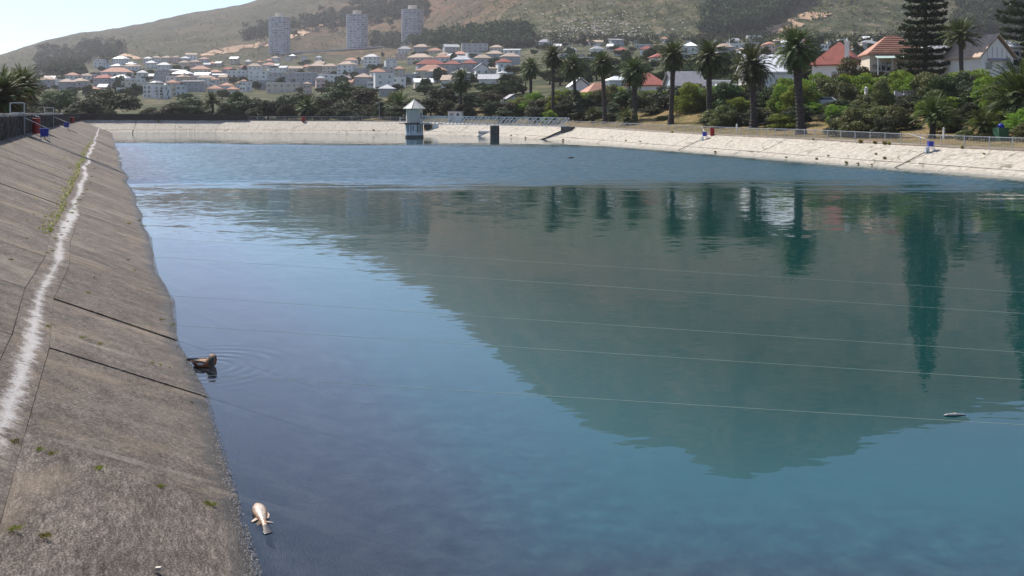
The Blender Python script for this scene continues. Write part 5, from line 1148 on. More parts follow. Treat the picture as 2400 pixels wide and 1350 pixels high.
# ------------------------------------------------------------------ railing round the far and sunny banks
rail = empty('railing'); tag(rail, 'long galvanised railing with thin bars above the pale bank', 'railing')
pk = MB(); tops = []; postm = MB().box((0, 0, 0.5), (0.06, 0.06, 1.16)).mesh('post', M['steel'])
path_pts = [bp(i, 1, 0.75) for i in range(IW, IC + 1)]
acc = 0.0
for k in range(len(path_pts) - 1):
    a, b = path_pts[k], path_pts[k + 1]; L = (b - a).length
    for z, s in ((1.02, 0.055), (0.16, 0.05)):
        MB().bar(a + Vector((0, 0, z)), b + Vector((0, 0, z)), s).build('rail', M['steel'], rail)
    n = max(1, round(L / 2.4))
    for j in range(n): link('post', postm, rail, a.lerp(b, j / n))
    m_ = int(L / 0.16)
    for j in range(m_):
        p = a.lerp(b, j / m_); pk.bar(p + Vector((0, 0, 0.16)), p + Vector((0, 0, 1.02)), 0.016)
pko = pk.build('bars', M['steel'], rail); tag(pko, 'thin upright bars of the railing', kind='stuff')

# ------------------------------------------------------------------ water tower with footbridge
TW = at(971, 0, 190); TW.z = 0
tw = empty('water_tower', TW, math.radians(14)); tag(tw, 'small octagonal water tower with a conical roof standing in the reservoir', 'tower')
R0 = 1.70; o8 = math.pi / 8
MB().lathe([(R0 * 1.04, -4), (R0 * 1.04, 0.42)], 8, rot=o8).build('wet_foot', M['conc_dark'], tw)
sh = MB().lathe([(R0, 0.40), (R0, 2.45)], 8, rot=o8).build('shaft', M['conc_white'], tw)
M['stain'] = plain('dark_water_stain', (0.05, 0.055, 0.07), 0.8, 0.3, 3)
for k, (j, dx) in enumerate(((5, -.25), (6, -.45), (6, .35), (7, -.3), (7, .35), (5, .4))):  # dark stains on the shaft, laid on as thin upright strips
    an = math.pi / 4 * j; ap = R0 * math.cos(o8) + 0.012
    MB().box((0, 0, 0), (0.02, 0.20, rnd.uniform(0.8, 1.7))).build('stain_strip', M['stain'], sh, loc=(math.cos(an) * ap - math.sin(an) * dx, math.sin(an) * ap + math.cos(an) * dx, 1.75)).rotation_euler = (0, 0, an)
MB().lathe([(R0 * 1.10, 2.43), (R0 * 1.14, 2.55), (R0 * 1.14, 2.72), (R0 * 0.95, 2.76)], 8, rot=o8).build('collar', M['conc_dark'], tw)
bd = MB().lathe([(R0 * 0.93, 2.72), (R0 * 0.93, 5.35)], 8, rot=o8).build('body', M['pale_plaster'], tw)
for j in (7, 5):
    an = math.pi / 4 * j; ap = R0 * 0.93 * math.cos(o8) + 0.02
    w_ = MB().box((0, 0, 0), (0.06, 0.55, 1.15), mi=0); w_.box((0.02, 0, 0), (0.06, 0.42, 1.0), mi=1)
    if j == 7: q = w_.build('window', [M['frame'], M['glass']], bd, loc=(math.cos(an) * ap, math.sin(an) * ap, 4.1)); q.rotation_euler = (0, 0, an)
rf = MB().lathe([(R0 * 1.24, 5.28), (R0 * 1.27, 5.36), (0.03, 7.05)], 8, rot=o8).build('roof', M['tin'], tw)
for k in range(8):
    a = o8 + k * math.pi / 4; MB().bar((math.cos(a) * R0 * 1.25, math.sin(a) * R0 * 1.25, 5.40), (0, 0, 7.06), 0.07).build('ridge', M['tin'], rf)
MB().lathe([(0.07, 7.0), (0.02, 7.35)], 6).build('finial', M['tin'], rf)
for z in (3.1, 3.6): MB().bar((-R0 * 1.0, -1.2, z), (-R0 * 1.55, -1.2, z), 0.06).bar((-R0 * 1.55, -1.2, z), (-R0 * 1.55, 0.6, z), 0.06).build('guard_rail', M['white_steel'], tw)
for y in (-1.2, 0.6): MB().bar((-R0 * 1.55, y, 2.7), (-R0 * 1.55, y, 3.65), 0.06).build('guard_post', M['white_steel'], tw)
MB().box((-R0 * 1.25, -0.3, 2.62), (1.4, 2.0, 0.12)).build('landing', M['conc_dark'], tw)

A_ = Vector((TW.x + 1.5, TW.y - 1.0, 2.55)); B_ = at(1331, 0, 175); B_.z = 2.28
br = empty('footbridge', A_); tag(br, 'white steel lattice footbridge from the water tower to the sunny bank', 'footbridge')
dv_ = B_ - A_; L = dv_.length; dh = dv_.normalized(); sd_ = Vector((-dh.y, dh.x, 0)).normalized(); nb = 19
MB().bar(Vector((0, 0, 0)), dv_, 1.1, 0.10).build('deck', M['steel'], br)
for s in (-0.6, 0.6):
    o_ = sd_ * s
    MB().bar(o_, o_ + dv_, 0.10).build('bottom_chord', M['white_steel'], br)
    MB().bar(o_ + Vector((0, 0, 1.42)), o_ + dv_ + Vector((0, 0, 1.42)), 0.13).build('top_chord', M['white_steel'], br)
    for k in range(nb + 1):
        p = o_ + dv_ * (k / nb)
        MB().bar(p, p + Vector((0, 0, 1.42)), 0.06).build('upright', M['white_steel'], br)
        if k < nb: MB().bar(p, o_ + dv_ * ((k + 1) / nb) + Vector((0, 0, 1.42)), 0.12).build('diagonal', M['white_steel'], br)
pr = at(1159.5, 0, 181.5); pr.z = 0
MB().box((0, 0, -0.9), (1.45, 1.6, 6.4), math.radians(8)).build('pier', M['conc_dark'], br, loc=pr - A_)
ab = bp(IR + 3, 0.97); MB().box((0, 0, 0), (1.9, 1.6, 1.5), math.atan2(dh.y, dh.x)).build('abutment', M['conc_dark'], br, loc=B_ - A_ + Vector((0, 0, -0.82)))
# stone gutter running down from the abutment
def on_bank(i, s, lift=0.0):
    k = int(math.floor(i)); f = i - k; return bp(k, s).lerp(bp(k + 1, s), f) + Vector((0, 0, lift))
def bank_near(x, side=(0, NN)):
    """bank node (fractional) whose rim lies at photo column x"""
    best = min(np.arange(side[0], side[1] - 1, 0.1), key=lambda i: abs(1200 + F * on_bank(i, 0.6).x / on_bank(i, 0.6).y - x)); return float(best)
ig = bank_near(1312, (IR, IC))
gt = MB().bar(on_bank(ig, -0.05, 0.08), on_bank(ig, 0.95, 0.08), 0.35, 0.22)
tag(gt.build('gutter', M['conc_dark']), 'dark stone gutter running down the pale bank below the footbridge end', 'gutter')

# painted outlet beside the tower
q0 = at(1003, 0, 214); q0.z = 0.0
ou = empty('outlet_block', q0, math.radians(-8)); tag(ou, 'concrete outlet painted ochre and white with a dark round mouth beside the water tower', 'outlet')
MB().add([(-0.9, 0, -.5), (1.0, 0, -.5), (1.0, 0, 2.3), (-0.9, 0, 2.5), (-0.9, 2.5, -.5), (1.0, 2.5, -.5), (1.0, 2.5, 2.3), (-0.9, 2.5, 2.5)], [(0, 1, 2, 3), (1, 5, 6, 2), (4, 0, 3, 7), (3, 2, 6, 7), (5, 4, 7, 6)]).build('painted_face', M['yellow'], ou)
MB().lathe([(0.82, 0), (0.82, 0.1), (0.55, 0.1), (0.55, 0.04)], 18).build('round_mouth', M['black'], ou, loc=(0.0, -0.03, 1.75)).rotation_euler = (math.pi / 2, 0, 0)
MB().add([(1.05, -0.3, -.4), (2.9, -0.3, -.4), (1.9, -0.2, 2.2), (1.05, -0.2, 2.2), (1.05, 2, -.4), (2.9, 2, -.4), (1.9, 2, 2.2), (1.05, 2, 2.2)], [(0, 1, 2, 3), (1, 5, 6, 2), (4, 0, 3, 7), (3, 2, 6, 7)]).build('wing_wall', M['conc_white'], ou)
MB().box((3.2, -0.6, 0.25), (1.3, 1.2, 1.3)).build('step_block', M['conc_white'], ou)
MB().bar((2.2, 1.2, 2.35), (5.2, 2.8, 1.55), 0.2, 0.14).build('sloping_pipe', M['dark_steel'], ou)

# raft with a grey tank
q1 = at(1135, 0, 199.5); q1.z = 0
rf_ = empty('raft', q1, 0.05); tag(rf_, 'small white raft carrying a grey tank, moored beside the bridge pier', 'raft')
MB().add([(-1.4, -.6, .02), (1.2, -.6, .02), (1.2, .6, .02), (-1.4, .6, .02), (-1.0, -.6, .35), (1.2, -.6, .35), (1.2, .6, .35), (-1.0, .6, .35)], [(3, 2, 1, 0), (4, 5, 6, 7), (0, 1, 5, 4), (1, 2, 6, 5), (2, 3, 7, 6), (3, 0, 4, 7)]).build('hull', M['white_wall'], rf_)
MB().tube([(-1.0, 0.2, 0.72), (1.1, 0.2, 0.72)], 0.34, 14).build('tank', M['steel'], rf_)
MB().tube([(-1.12, 0.2, 0.72), (-1.0, 0.2, 0.72)], 0.36, 14).build('tank_cap', M['dark_steel'], rf_)

# white kiosk on the far bank
q2 = at(1068, 0, 222); q2.z = gz(q2.x, q2.y)
ks = empty('kiosk', q2, -0.15); tag(ks, 'small white kiosk with a flat roof behind the footbridge', 'kiosk')
MB().box((0, 0, 0.9), (2.9, 2.2, 2.6)).build('wall', M['white_wall'], ks)
MB().box((0, 0, 2.28), (3.3, 2.6, 0.14)).build('roof', ROOF['grey'], ks)
link('window', WINM, ks, (0.7, -1.13, 1.6), 0, (0.6, 1, 0.6))
MB().box((-0.7, -1.12, 1.0), (0.9, 0.06, 1.9)).build('door', WALL['grey'], ks)
# lamp post
q3 = at(889, 0, 233); q3.z = gz(q3.x, q3.y); lp = empty('lamp_post', q3); tag(lp, 'slim lamp post with a curved arm behind the far railing', 'lamp post')
MB().tube([(0, 0, -.2), (0, 0, 3.6)], [.07, .05], 8).build('pole', M['steel'], lp); MB().tube([(0, 0, 3.5), (-0.1, -.1, 3.9), (-0.4, -.2, 4.1)], .04, 6).build('arm', M['steel'], lp)
MB().box((-0.55, -.25, 4.1), (0.45, .22, .12)).build('lamp_head', M['white_steel'], lp)

# ------------------------------------------------------------------ line winders: blue box, red drum and frame at each station
def drum(p, label, h=0.92, r=0.30, rz=0.0):
    e = empty('red_drum', p, rz)
    MB().lathe([(r, 0), (r, h * .33), (r * 1.05, h * .34), (r * 1.05, h * .37), (r, h * .38), (r, h * .66), (r * 1.05, h * .67), (r * 1.05, h * .70), (r, h * .71), (r, h), (r * .93, h), (r * .93, h - .03)], 18).build('barrel', M['red'], e)
    MB().lathe([(r * 1.06, h - .05), (r * 1.06, h), (r * .95, h + .01), (r * .95, h - .02)], 18, cap=False).build('hoop', M['red'], e)
    tag(e, label, 'drum', 'red drums at the line stations'); return e
def bluebox(p, label, s=0.62, tilt=0.0, rz=0.0, hgt=0.35):
    e = empty('blue_box', p, rz)
    m = MB(); a, b = s * .44, s * .5
    m.add([(-a, -a, hgt), (a, -a, hgt), (a, a, hgt), (-a, a, hgt), (-b, -b, hgt + s * .95), (b, -b, hgt + s * .95), (b, b, hgt + s * .95), (-b, b, hgt + s * .95)], [(3, 2, 1, 0), (0, 1, 5, 4), (1, 2, 6, 5), (2, 3, 7, 6), (3, 0, 4, 7), (4, 5, 6, 7)])
    m.build('tub', M['blue'], e)
    MB().box((0, 0, hgt + s * .97), (s * 1.1, s * 1.1, 0.06)).build('rim', M['blue'], e)
    for x in (-a, a):
        for y in (-a, a): MB().bar((x, y, -0.15), (x * .9, y * .9, hgt), .035).build('leg', M['white_steel'], e)
    MB().bar((b + .06, -b, -0.2), (b + .06, -b, hgt + s * 1.1), .03).build('pin', M['steel'], e)
    tag(e, label, 'box', 'blue line boxes on the banks'); return e
def ray_left(x, y):
    """photo pixel to a point on the dark bank"""
    u, v_ = U(x), (y - H0) / F; Yd = (HC - 0.408 * 1.6) / (v_ - 0.408 * 0.398 - 0.408 * u); return Vector((u * Yd, Yd, HC - v_ * Yd))
def rim_left(x):
    best = min(np.arange(4, IB - 1, 0.05), key=lambda i: abs(1200 + F * on_bank(i, 1).x / on_bank(i, 1).y - x)); return float(best)
tbl = ray_left(104, 331); bluebox(tbl, 'larger blue box on legs on the dark bank, tethered by a steel bar', 0.62, rz=0.4)
tb2 = ray_left(156, 305); bluebox(tb2, 'blue box on the dark bank nearer the wall corner', 0.60, rz=0.4)
def wall_frame(x, label, w_=1.0, h=1.0, down=1.35):
    i = rim_left(x); p = on_bank(i, 1); k = int(i); d = (bp(k + 1, 1) - bp(k, 1)).normalized(); n_ = Vector((-d.y, d.x, 0)); p = p - n_ * 0.1 * -1
    e = empty('wall_frame', p); zt = 1.45 + h; inn = -n_ * 0.16
    a, b = inn * 1.0, inn + n_ * 0.95 + d * 0.0
    MB().bar(a + Vector((0, 0, -0.05)), a + Vector((0, 0, zt)), .07).build('post', M['steel'], e)
    MB().bar(b + Vector((0, 0, 1.4)), b + Vector((0, 0, zt)), .07).build('post', M['steel'], e)
    MB().bar(a + Vector((0, 0, zt)), b + Vector((0, 0, zt)), .07).build('crossbar', M['steel'], e)
    MB().bar(a + Vector((0, 0, 1.62)), b + Vector((0, 0, 1.62)), .07).build('crossbar', M['steel'], e)
    tag(e, label, 'frame', 'steel frames over the wall'); return p + a
f1 = wall_frame(55, 'taller steel gallows frame straddling the stone wall beside the big red drum', h=0.9)
f2 = wall_frame(124, 'steel gallows frame straddling the stone wall nearer its corner', h=0.75)
def rope(name, pts, r, mat, label, cat, group=None, n=5):
    P_ = [Vector(p) for p in pts]; c = P_[0].copy(); m = MB().tube([p - c for p in P_], r, n); o = m.build(name, mat, None, True, c); tag(o, label, cat, group); return o
rope('tether_bar', [f1 + Vector((0, 0, 1.25)), tbl + Vector((0.2, 0, 1.0))], 0.028, M['cable'], 'white bar from the taller wall frame to the larger blue box', 'bar')
rope('tether_bar', [f2 + Vector((0, 0, 1.15)), tb2 + Vector((0.1, 0, 0.95))], 0.028, M['cable'], 'white bar from the wall frame to the box nearer the corner', 'bar')
for (pa, pb, bx, n1, n2) in (((62, 317), (292, 409), tbl, 'the larger blue box', 1), ((140, 296), (272, 352), tb2, 'the blue box nearer the corner', 2)):
    a = ray_left(*pa); b = ray_left(*pb); up = Vector((0.25, 0.1, 0.9)) * 0.06
    rope('cable', [a + up, a.lerp(b, .3) + up * 1.2, a.lerp(b, .62) + up, b + up * .6], 0.035, M['cable'], f'white cable down the dark bank to the water from {n1}', 'cable')
    m0 = bx + Vector((0, 0, .45)); m1 = a.lerp(b, .30) + up * 1.5
    rope('hose', [m0, m0 + Vector((0.1, -.1, -.3)), m0.lerp(m1, .6) + Vector((0, 0, -.12)), m1], 0.035, M['black'], f'black hose hanging from {n1}', 'hose')
    rope('hose_run', [m1, a.lerp(b, .5) + up * 1.4, a.lerp(b, .8) + up * 1.3 + Vector((0.15, 0.1, 0)), b + up * .8], 0.022, M['black'], f'black hose along the cable from {n1}', 'hose')
def at_rim(x, out, s=1.0):
    i = rim_left(x); k = int(i); n_ = Vector((NRM[k][0], NRM[k][1], 0)); return on_bank(i, s) + n_ * out
drum(at_rim(72, -0.42) + Vector((0, 0, -0.1)), 'big red drum against the stone wall beside the taller frame', 1.25, 0.30)
d1 = at_rim(78, -0.45); pp = empty('white_pipe', d1); MB().tube([(0, 0, -.1), (0, 0, 1.15), (-.08, .05, 1.28), (-.35, .1, 1.32)], .035, 7).build('pipe', M['cable'], pp, True); MB().lathe([(.07, -.1), (.07, 0.0)], 8).build('pipe_foot', M['conc_white'], pp); tag(pp, 'bent white pipe on the big red drum', 'pipe')
drum(at_rim(163, -0.4) + Vector((0, 0, -0.05)), 'dark red drum against the wall near the corner', 0.95, 0.30)
i7 = bank_near(700, (IB, IR)); drum(on_bank(i7, 1.0) + Vector((0, -0.2, 0.02)), 'red drum on the far bank below the dark trees', 0.95, 0.40)
i8 = bank_near(1641, (IR, IC)); drum(on_bank(i8, 0.98) + Vector((0, 0, 0.0)), 'red drum on the sunny bank under the palm row', 0.95, 0.28)
bx8 = on_bank(i8 + 0.05, 0.72); bluebox(bx8, 'small blue box below the red drum on the sunny bank', 0.5, hgt=.4)
i9 = bank_near(2160, (IR, IC)); bx9 = on_bank(i9, 0.80); bluebox(bx9, 'blue box on the sunny bank below the green bin', 0.42, hgt=.42)
MB_ = MB().box((-.35, -.1, .12), (.3, .3, .5)); tag(MB_.build('concrete_block', M['conc_white'], None, loc=bx9), 'grey concrete block beside the blue box on the sunny bank', 'block')
tag(MB().box((-.3, -.1, .1), (.26, .26, .5)).build('concrete_block', M['conc_white'], None, loc=bx8), 'grey concrete block beside the small blue box under the palms', 'block')
for bx, ii, lab in ((bx8, i8, 'small blue box under the palms'), (bx9, i9, 'blue box below the green bin')):
    q = on_bank(ii - 0.9, 1.0) + Vector((NRM[int(ii)][0] * .7, NRM[int(ii)][1] * .7, 1.05))
    rope('stay_bar', [bx + Vector((0, 0, .95)), q], 0.028, M['steel'], f'steel stay from the railing to the {lab}', 'bar')
    rope('bank_cable', [bx + Vector((-.1, 0, .1)), on_bank(ii - 0.02, 0.35, 0.08), on_bank(ii - .04, -0.02, 0.06)], 0.035, M['dark_steel'], f'dark cable down the pale bank from the {lab}', 'cable')
# green bin with blue lid
q4 = at(2346, 0, 96); q4.z = gz(q4.x, q4.y); gb = empty('green_bin', q4, 0.2); tag(gb, 'tall green bin with a blue bag on top behind the railing', 'bin')
MB().add([(-.5, -.4, -.1), (.5, -.4, -.1), (.5, .4, -.1), (-.5, .4, -.1), (-.55, -.45, 1.15), (.55, -.45, 1.15), (.55, .45, 1.15), (-.55, .45, 1.15)], [(0, 1, 5, 4), (1, 2, 6, 5), (2, 3, 7, 6), (3, 0, 4, 7), (4, 5, 6, 7)]).build('body', M['green'], gb)
MB().box((0, 0, 1.18), (1.16, .96, .07)).build('rim', M['green'], gb)
MB().lathe([(.20, 1.2), (.30, 1.32), (.26, 1.52), (.10, 1.62)], 9).build('blue_bag', M['blue'], gb, True)
q5 = at(2212, 0, 103); q5.z = gz(q5.x, q5.y); mp_ = empty('marker_post', q5); MB().box((0, 0, .45), (.16, .16, 1.3)).build('post', M['white_wall'], mp_); MB().lathe([(.12, 1.1), (.02, 1.22)], 4, rot=.78).build('cap', M['white_wall'], mp_); tag(mp_, 'short white marker post below the low arching palms', 'post')
q5 = at(1727, 0, 137); q5.z = gz(q5.x, q5.y); mp_ = empty('marker_post', q5); MB().box((0, 0, .45), (.18, .18, 1.3)).build('post', M['white_wall'], mp_); MB().lathe([(.13, 1.1), (.02, 1.22)], 4, rot=.78).build('cap', M['white_wall'], mp_); tag(mp_, 'short white marker post below the parked pale car', 'post')

# ------------------------------------------------------------------ thin lines strung over the water
def plane_line(n_, A, d): return A - d * ((A - Vector((0, 0, HC))).dot(n_) / d.dot(n_))
LA = bp(2, 1.0, 0, 0.25); LD = (bp(IB - 4, 1.0, 0, 0.25) - LA).normalized()
RA = bp(IC, 1.0, 0, 0.6); RD = (bp(IC - 12, 1.0, 0, 0.6) - RA).normalized()
for (x1, y1, x2, y2, lab) in ((430, 876, 2400, 996, 'thin green line over the water passing just beyond the bird'), (400, 762, 2400, 890, 'second thin green line over the water beyond the bird'), (385, 692, 2400, 826, 'third thin green line over the water beyond the bird'),
                              (370, 603, 2400, 735, 'fourth thin green line over the water beyond the bird'), (340, 557, 2400, 685, 'fifth thin green line over the water beyond the bird')):
    d1_, d2_ = at(x1, y1, 1) - Vector((0, 0, HC)), at(x2, y2, 1) - Vector((0, 0, HC)); n_ = d1_.cross(d2_)
    a = plane_line(n_, LA, LD); b = plane_line(n_, RA, RD)
    rope('water_line', [a, b], 0.0010, M['wire'], lab.replace('just beyond', 'close to'), 'line', 'lines strung over the water', 4)

# ------------------------------------------------------------------ street on the sunny side
M['asphalt'] = plain('asphalt', (0.055, 0.055, 0.056), 0.95, 0.2, 1.0)
rd = MB(); pr_ = []
for x in range(1420, 2480, 40):
    Y = np.interp(x, [1420, 1600, 1750, 1900, 2100, 2480], [205, 182, 168, 158, 142, 120]); pr_.append((U(x) * Y, Y))
for X, Y in pr_: rd.v += [(X - 1.6, Y - 1.6, gz(X, Y) + .10), (X + 1.8, Y + 1.9, gz(X, Y) + .18)]
for k in range(len(pr_) - 1): rd.f.append((2 * k, 2 * k + 2, 2 * k + 3, 2 * k + 1)); rd.m.append(0)
tag(rd.build('road', M['asphalt']), 'narrow street behind the palm row', kind='structure')
def car(x, Y, paint, label, rz):
    X = U(x) * Y; e = empty('parked_car', (X, Y, gz(X, Y) + .15), rz)
    pf = [(-2.1, .35), (-2.1, .75), (-1.95, .92), (-1.35, .98), (-0.75, 1.42), (0.85, 1.45), (1.45, .98), (2.0, .88), (2.1, .6), (2.1, .35)]
    m = MB(); n = len(pf); hw = lambda z: .82 - max(0, z - .95) * .28
    m.add([(a, -hw(z), z) for a, z in pf] + [(a, hw(z), z) for a, z in pf], [tuple(range(n))[::-1], tuple(range(n, 2 * n))] + [(k, (k + 1) % n, n + (k + 1) % n, n + k) for k in range(n)])
    m.build('body', paint, e)
    for s in (-1, 1):
        g_ = MB().add([(-1.15, s * .825, 1.0), (1.25, s * .825, 1.0), (.75, s * .72, 1.38), (-.7, s * .72, 1.38)], [(0, 1, 2, 3)] if s < 0 else [(3, 2, 1, 0)]); g_.build('side_window', M['glass'], e)
        for a in (-1.3, 1.3):
            t = MB().tube([(a, s * .70, .32), (a, s * .86, .32)], .32, 14).build('wheel', M['black'], e)
            MB().tube([(a, s * .85, .32), (a, s * .875, .32)], .18, 10).build('rim', M['steel'], t)
        MB().box((2.09, s * .55, .68), (.06, .35, .16)).build('headlight', M['frame'], e)
    MB().add([(.92, -.66, 1.43), (.92, .66, 1.43), (1.42, .72, 1.02), (1.42, -.72, 1.02)], [(0, 1, 2, 3)]).build('windscreen', M['glass'], e)
    tag(e, label, 'car', 'cars parked on the street')
car(1938, 157, plain('white_car_paint', (.7, .7, .7), .3, .03, 1), 'white car parked in front of the beige garden wall', 2.7)
car(1868, 160, plain('blue_car_paint', (.03, .06, .13), .3, .1, 1), 'dark blue car parked behind the tallest palm trunk', 2.8)
car(1728, 172, plain('pale_car_paint', (.55, .62, .62), .3, .05, 1), 'pale car parked by the white picket fence', 2.8)
car(1418, 196, plain('silver_car_paint', (.6, .6, .6), .3, .05, 1), 'silver car under the brick coloured roof', 2.6)
def gwall(name, x0, x1, Y0, Y1, h, mat, label, cat, t=.25):
    a = Vector((U(x0) * Y0, Y0, 0)); b = Vector((U(x1) * Y1, Y1, 0)); e = empty(name, a); e.location.z = gz(a.x, a.y); zb = gz(b.x, b.y) - e.location.z
    v_ = b - a; v_.z = zb
    MB().bar(Vector((0, 0, h / 2 - .2)), v_ + Vector((0, 0, h / 2 - .2)), t, h + .5).build('panel', mat, e)
    MB().bar(Vector((0, 0, h + .1)), v_ + Vector((0, 0, h + .1)), t + .1, .1).build('coping', mat, e)
    n = max(2, int(v_.length / 3.2))
    for k in range(n + 1):
        p = v_ * (k / n); MB().box((p.x, p.y, p.z + h / 2), (t + .2, t + .2, h + .7)).build('pillar', mat, e)
    tag(e, label, cat); return e
gwall('garden_wall', 1884, 1978, 164, 160, 1.9, WALL['cream'], 'beige garden wall behind the parked white car', 'wall')
gwall('garden_wall', 1560, 1690, 196, 184, 1.3, WALL['white'], 'low white garden wall under the slate roofed cottage', 'wall')
gwall('garden_wall', 1745, 1800, 178, 174, 1.2, WALL['white'], 'white picket topped wall behind the pale car', 'wall')
gwall('garden_wall', 2100, 2142, 150, 148, 2.0, WALL['grey'], 'grey gate wall above the dry olive bush', 'wall')
for x in (1982, 2004, 2030):
    p = at(x, 0, 156); p.z = gz(p.x, p.y); e = empty('gate_pillar', p); MB().box((0, 0, 1.1), (.4, .4, 2.6)).build('shaft', WALL['white'], e); MB().box((0, 0, 2.45), (.55, .55, .14)).build('cap', WALL['white'], e); MB().lathe([(.05, 2.5), (.2, 2.65), (.2, 2.75), (.03, 2.9)], 10).build('ball', WALL['white'], e)
    tag(e, 'white gate pillar with a round finial beside the beige garden wall', 'pillar', 'gate pillars')
hd = link('hedge', None, None, at(1762, 0, 182)); hd.location.z = gz(hd.location.x, hd.location.y)
v, f = leaves([(x, 0, .9, .8, .7, .9) for x in np.arange(-5, 5.1, .6)], 5000, .2, 77); link('foliage', npmesh('foliage', v, f, M['leaf_green']), hd); MB().box((0, 0, .3), (10, .3, 1.0)).build('stems', M['trunk'], hd); tag(hd, 'clipped green hedge behind the white picket topped wall', 'hedge')

# ------------------------------------------------------------------ bird, fish and small things by the water
def colmat(name, rough=0.6):
    m, nt, out = newmat(name); b = N(nt, 'ShaderNodeBsdfPrincipled', Roughness=rough); a = nt.nodes.new('ShaderNodeAttribute'); a.attribute_name = 'Col'
    n_ = noise(nt, coords(nt, 'Object'), 40, 4); c = mixc(nt, 0.5, a.outputs['Color'], ramp(nt, n_, [(0.3, (.6, .6, .6)), (.7, (1.25, 1.25, 1.25))]), 'MULTIPLY')
    nt.links.new(c, b.inputs['Base Color']); nt.links.new(b.outputs[0], out.inputs[0]); return m
M['feather_'] = colmat('plumage', .75); M['fish_'] = colmat('fish_skin', .4)
def sweep(name, spine, colour, mat, n=14):
    """continuous body: list of (centre, half width, half height), colour(centre, angle, t)"""
    V = []; Fc = []; Cc = []
    N_ = len(spine); P_ = [Vector(s[0]) for s in spine]
    for k, (c, a, b) in enumerate(spine):
        t = (P_[min(k + 1, N_ - 1)] - P_[max(k - 1, 0)]).normalized(); x = Vector((0, 1, 0)); x = (x - t * x.dot(t)).normalized(); y = t.cross(x); y = y if y.z >= -0.3 else -y
        for j in range(n):
            an = 2 * math.pi * j / n; p = P_[k] + x * math.cos(an) * a + y * math.sin(an) * b; V.append(tuple(p)); Cc.append((*colour(p, an, k / (N_ - 1)), 1))
    for k in range(N_ - 1):
        for j in range(n): j2 = (j + 1) % n; Fc.append((k * n + j, k * n + j2, (k + 1) * n + j2, (k + 1) * n + j))
    Fc.append(tuple(range(n))[::-1]); Fc.append(tuple((N_ - 1) * n + j for j in range(n)))
    me = bpy.data.meshes.new(name); me.from_pydata(V, [], Fc); at_ = me.color_attributes.new('Col', 'FLOAT_COLOR', 'POINT')
    for k, c in enumerate(Cc): at_.data[k].color = c
    me.materials.append(mat); me.polygons.foreach_set('use_smooth', [True] * len(me.polygons)); me.update(); return me
def duck_col(p, an, t):
    s = math.sin(an)
    if t < 0.14: return (.018, .016, .014)
    if t < 0.50: return (.40, .15, .06) if s < 0.25 else (.24, .14, .08)
    if t < 0.62: return (.26, .17, .11) if s > -.2 else (.30, .14, .07)
    if t < 0.84: return (.33, .235, .16) if math.cos(an) > -0.15 else (.075, .06, .05)
    return (.17, .125, .09) if t < .95 else (.30, .16, .13)
dk_ = empty('water_bird', DUCK + Vector((0.10, 0, 0)), math.radians(-14)); tag(dk_, 'brown bird with orange flanks and a white wing patch dipping its head at the bank', 'bird')
dk_.scale = (1.06, 1.06, .95)
sp = [((-.26, 0, .085), .03, .012), ((-.21, 0, .07), .06, .035), ((-.14, 0, .05), .095, .07), ((-.05, 0, .04), .12, .09), ((.04, 0, .04), .125, .095), ((.11, -.005, .055), .11, .10), ((.155, -.015, .10), .088, .098),
      ((.185, -.03, .15), .072, .082), ((.20, -.05, .195), .066, .068), ((.212, -.085, .215), .062, .060), ((.222, -.125, .195), .060, .056), ((.23, -.15, .145), .060, .054), ((.235, -.165, .095), .056, .052), ((.24, -.175, .05), .042, .040), ((.243, -.183, .015), .020, .020), ((.245, -.19, -.03), .010, .010)]
link('body', sweep('body', sp, duck_col, M['feather_'], 18), dk_)
def featherpart(nm, pts, col, th=.012):
    n = len(pts); me = MB().add(pts + [(x, y * .96, z - th) for x, y, z in pts], [tuple(range(n)), tuple(range(n, 2 * n))[::-1]] + [(k, k + n, (k + 1) % n + n, (k + 1) % n) for k in range(n)]).mesh(nm, M['feather_'])
    c_ = me.color_attributes.new('Col', 'FLOAT_COLOR', 'POINT')
    for k in range(len(me.vertices)): c_.data[k].color = (*col, 1)
    return link(nm, me, dk_)
for sg in (-1, 1):
    featherpart('wing', [(.10, sg * .115, .095), (.04, sg * .130, .125), (-.10, sg * .110, .125), (-.22, sg * .060, .110), (-.29, sg * .030, .105), (-.20, sg * .085, .075), (-.05, sg * .128, .06)], (.21, .125, .075))
    featherpart('white_patch', [(.09, sg * .128, .080), (.02, sg * .140, .092), (-.06, sg * .136, .080), (-.05, sg * .138, .055), (.03, sg * .141, .052)], (.78, .76, .72))
    featherpart('wing_tip', [(-.16, sg * .075, .12), (-.34, sg * .02, .118), (-.32, sg * .018, .10), (-.18, sg * .07, .10)], (.015, .015, .015))
featherpart('tail', [(-.22, -.05, .09), (-.22, .05, .09), (-.36, .035, .105), (-.37, 0, .11), (-.36, -.035, .105)], (.02, .018, .016))
def sbird(p, an, t): return (.03, .028, .025) if t < .8 else (.5, .5, .48)
b2 = at(1338, 0, HC * F / (371 - H0)); b2.z = 0; e = empty('swimming_bird', b2, .1); tag(e, 'tiny dark bird swimming on the rippled water in front of the palms', 'bird')
link('body', sweep('body', [((-.40, 0, .05), .02, .01), ((-.2, 0, .05), .11, .08), ((0, 0, .05), .13, .1), ((.18, 0, .07), .08, .07), ((.26, 0, .16), .05, .05), ((.30, 0, .22), .045, .045), ((.36, 0, .21), .015, .012)], sbird, M['feather_']), e)
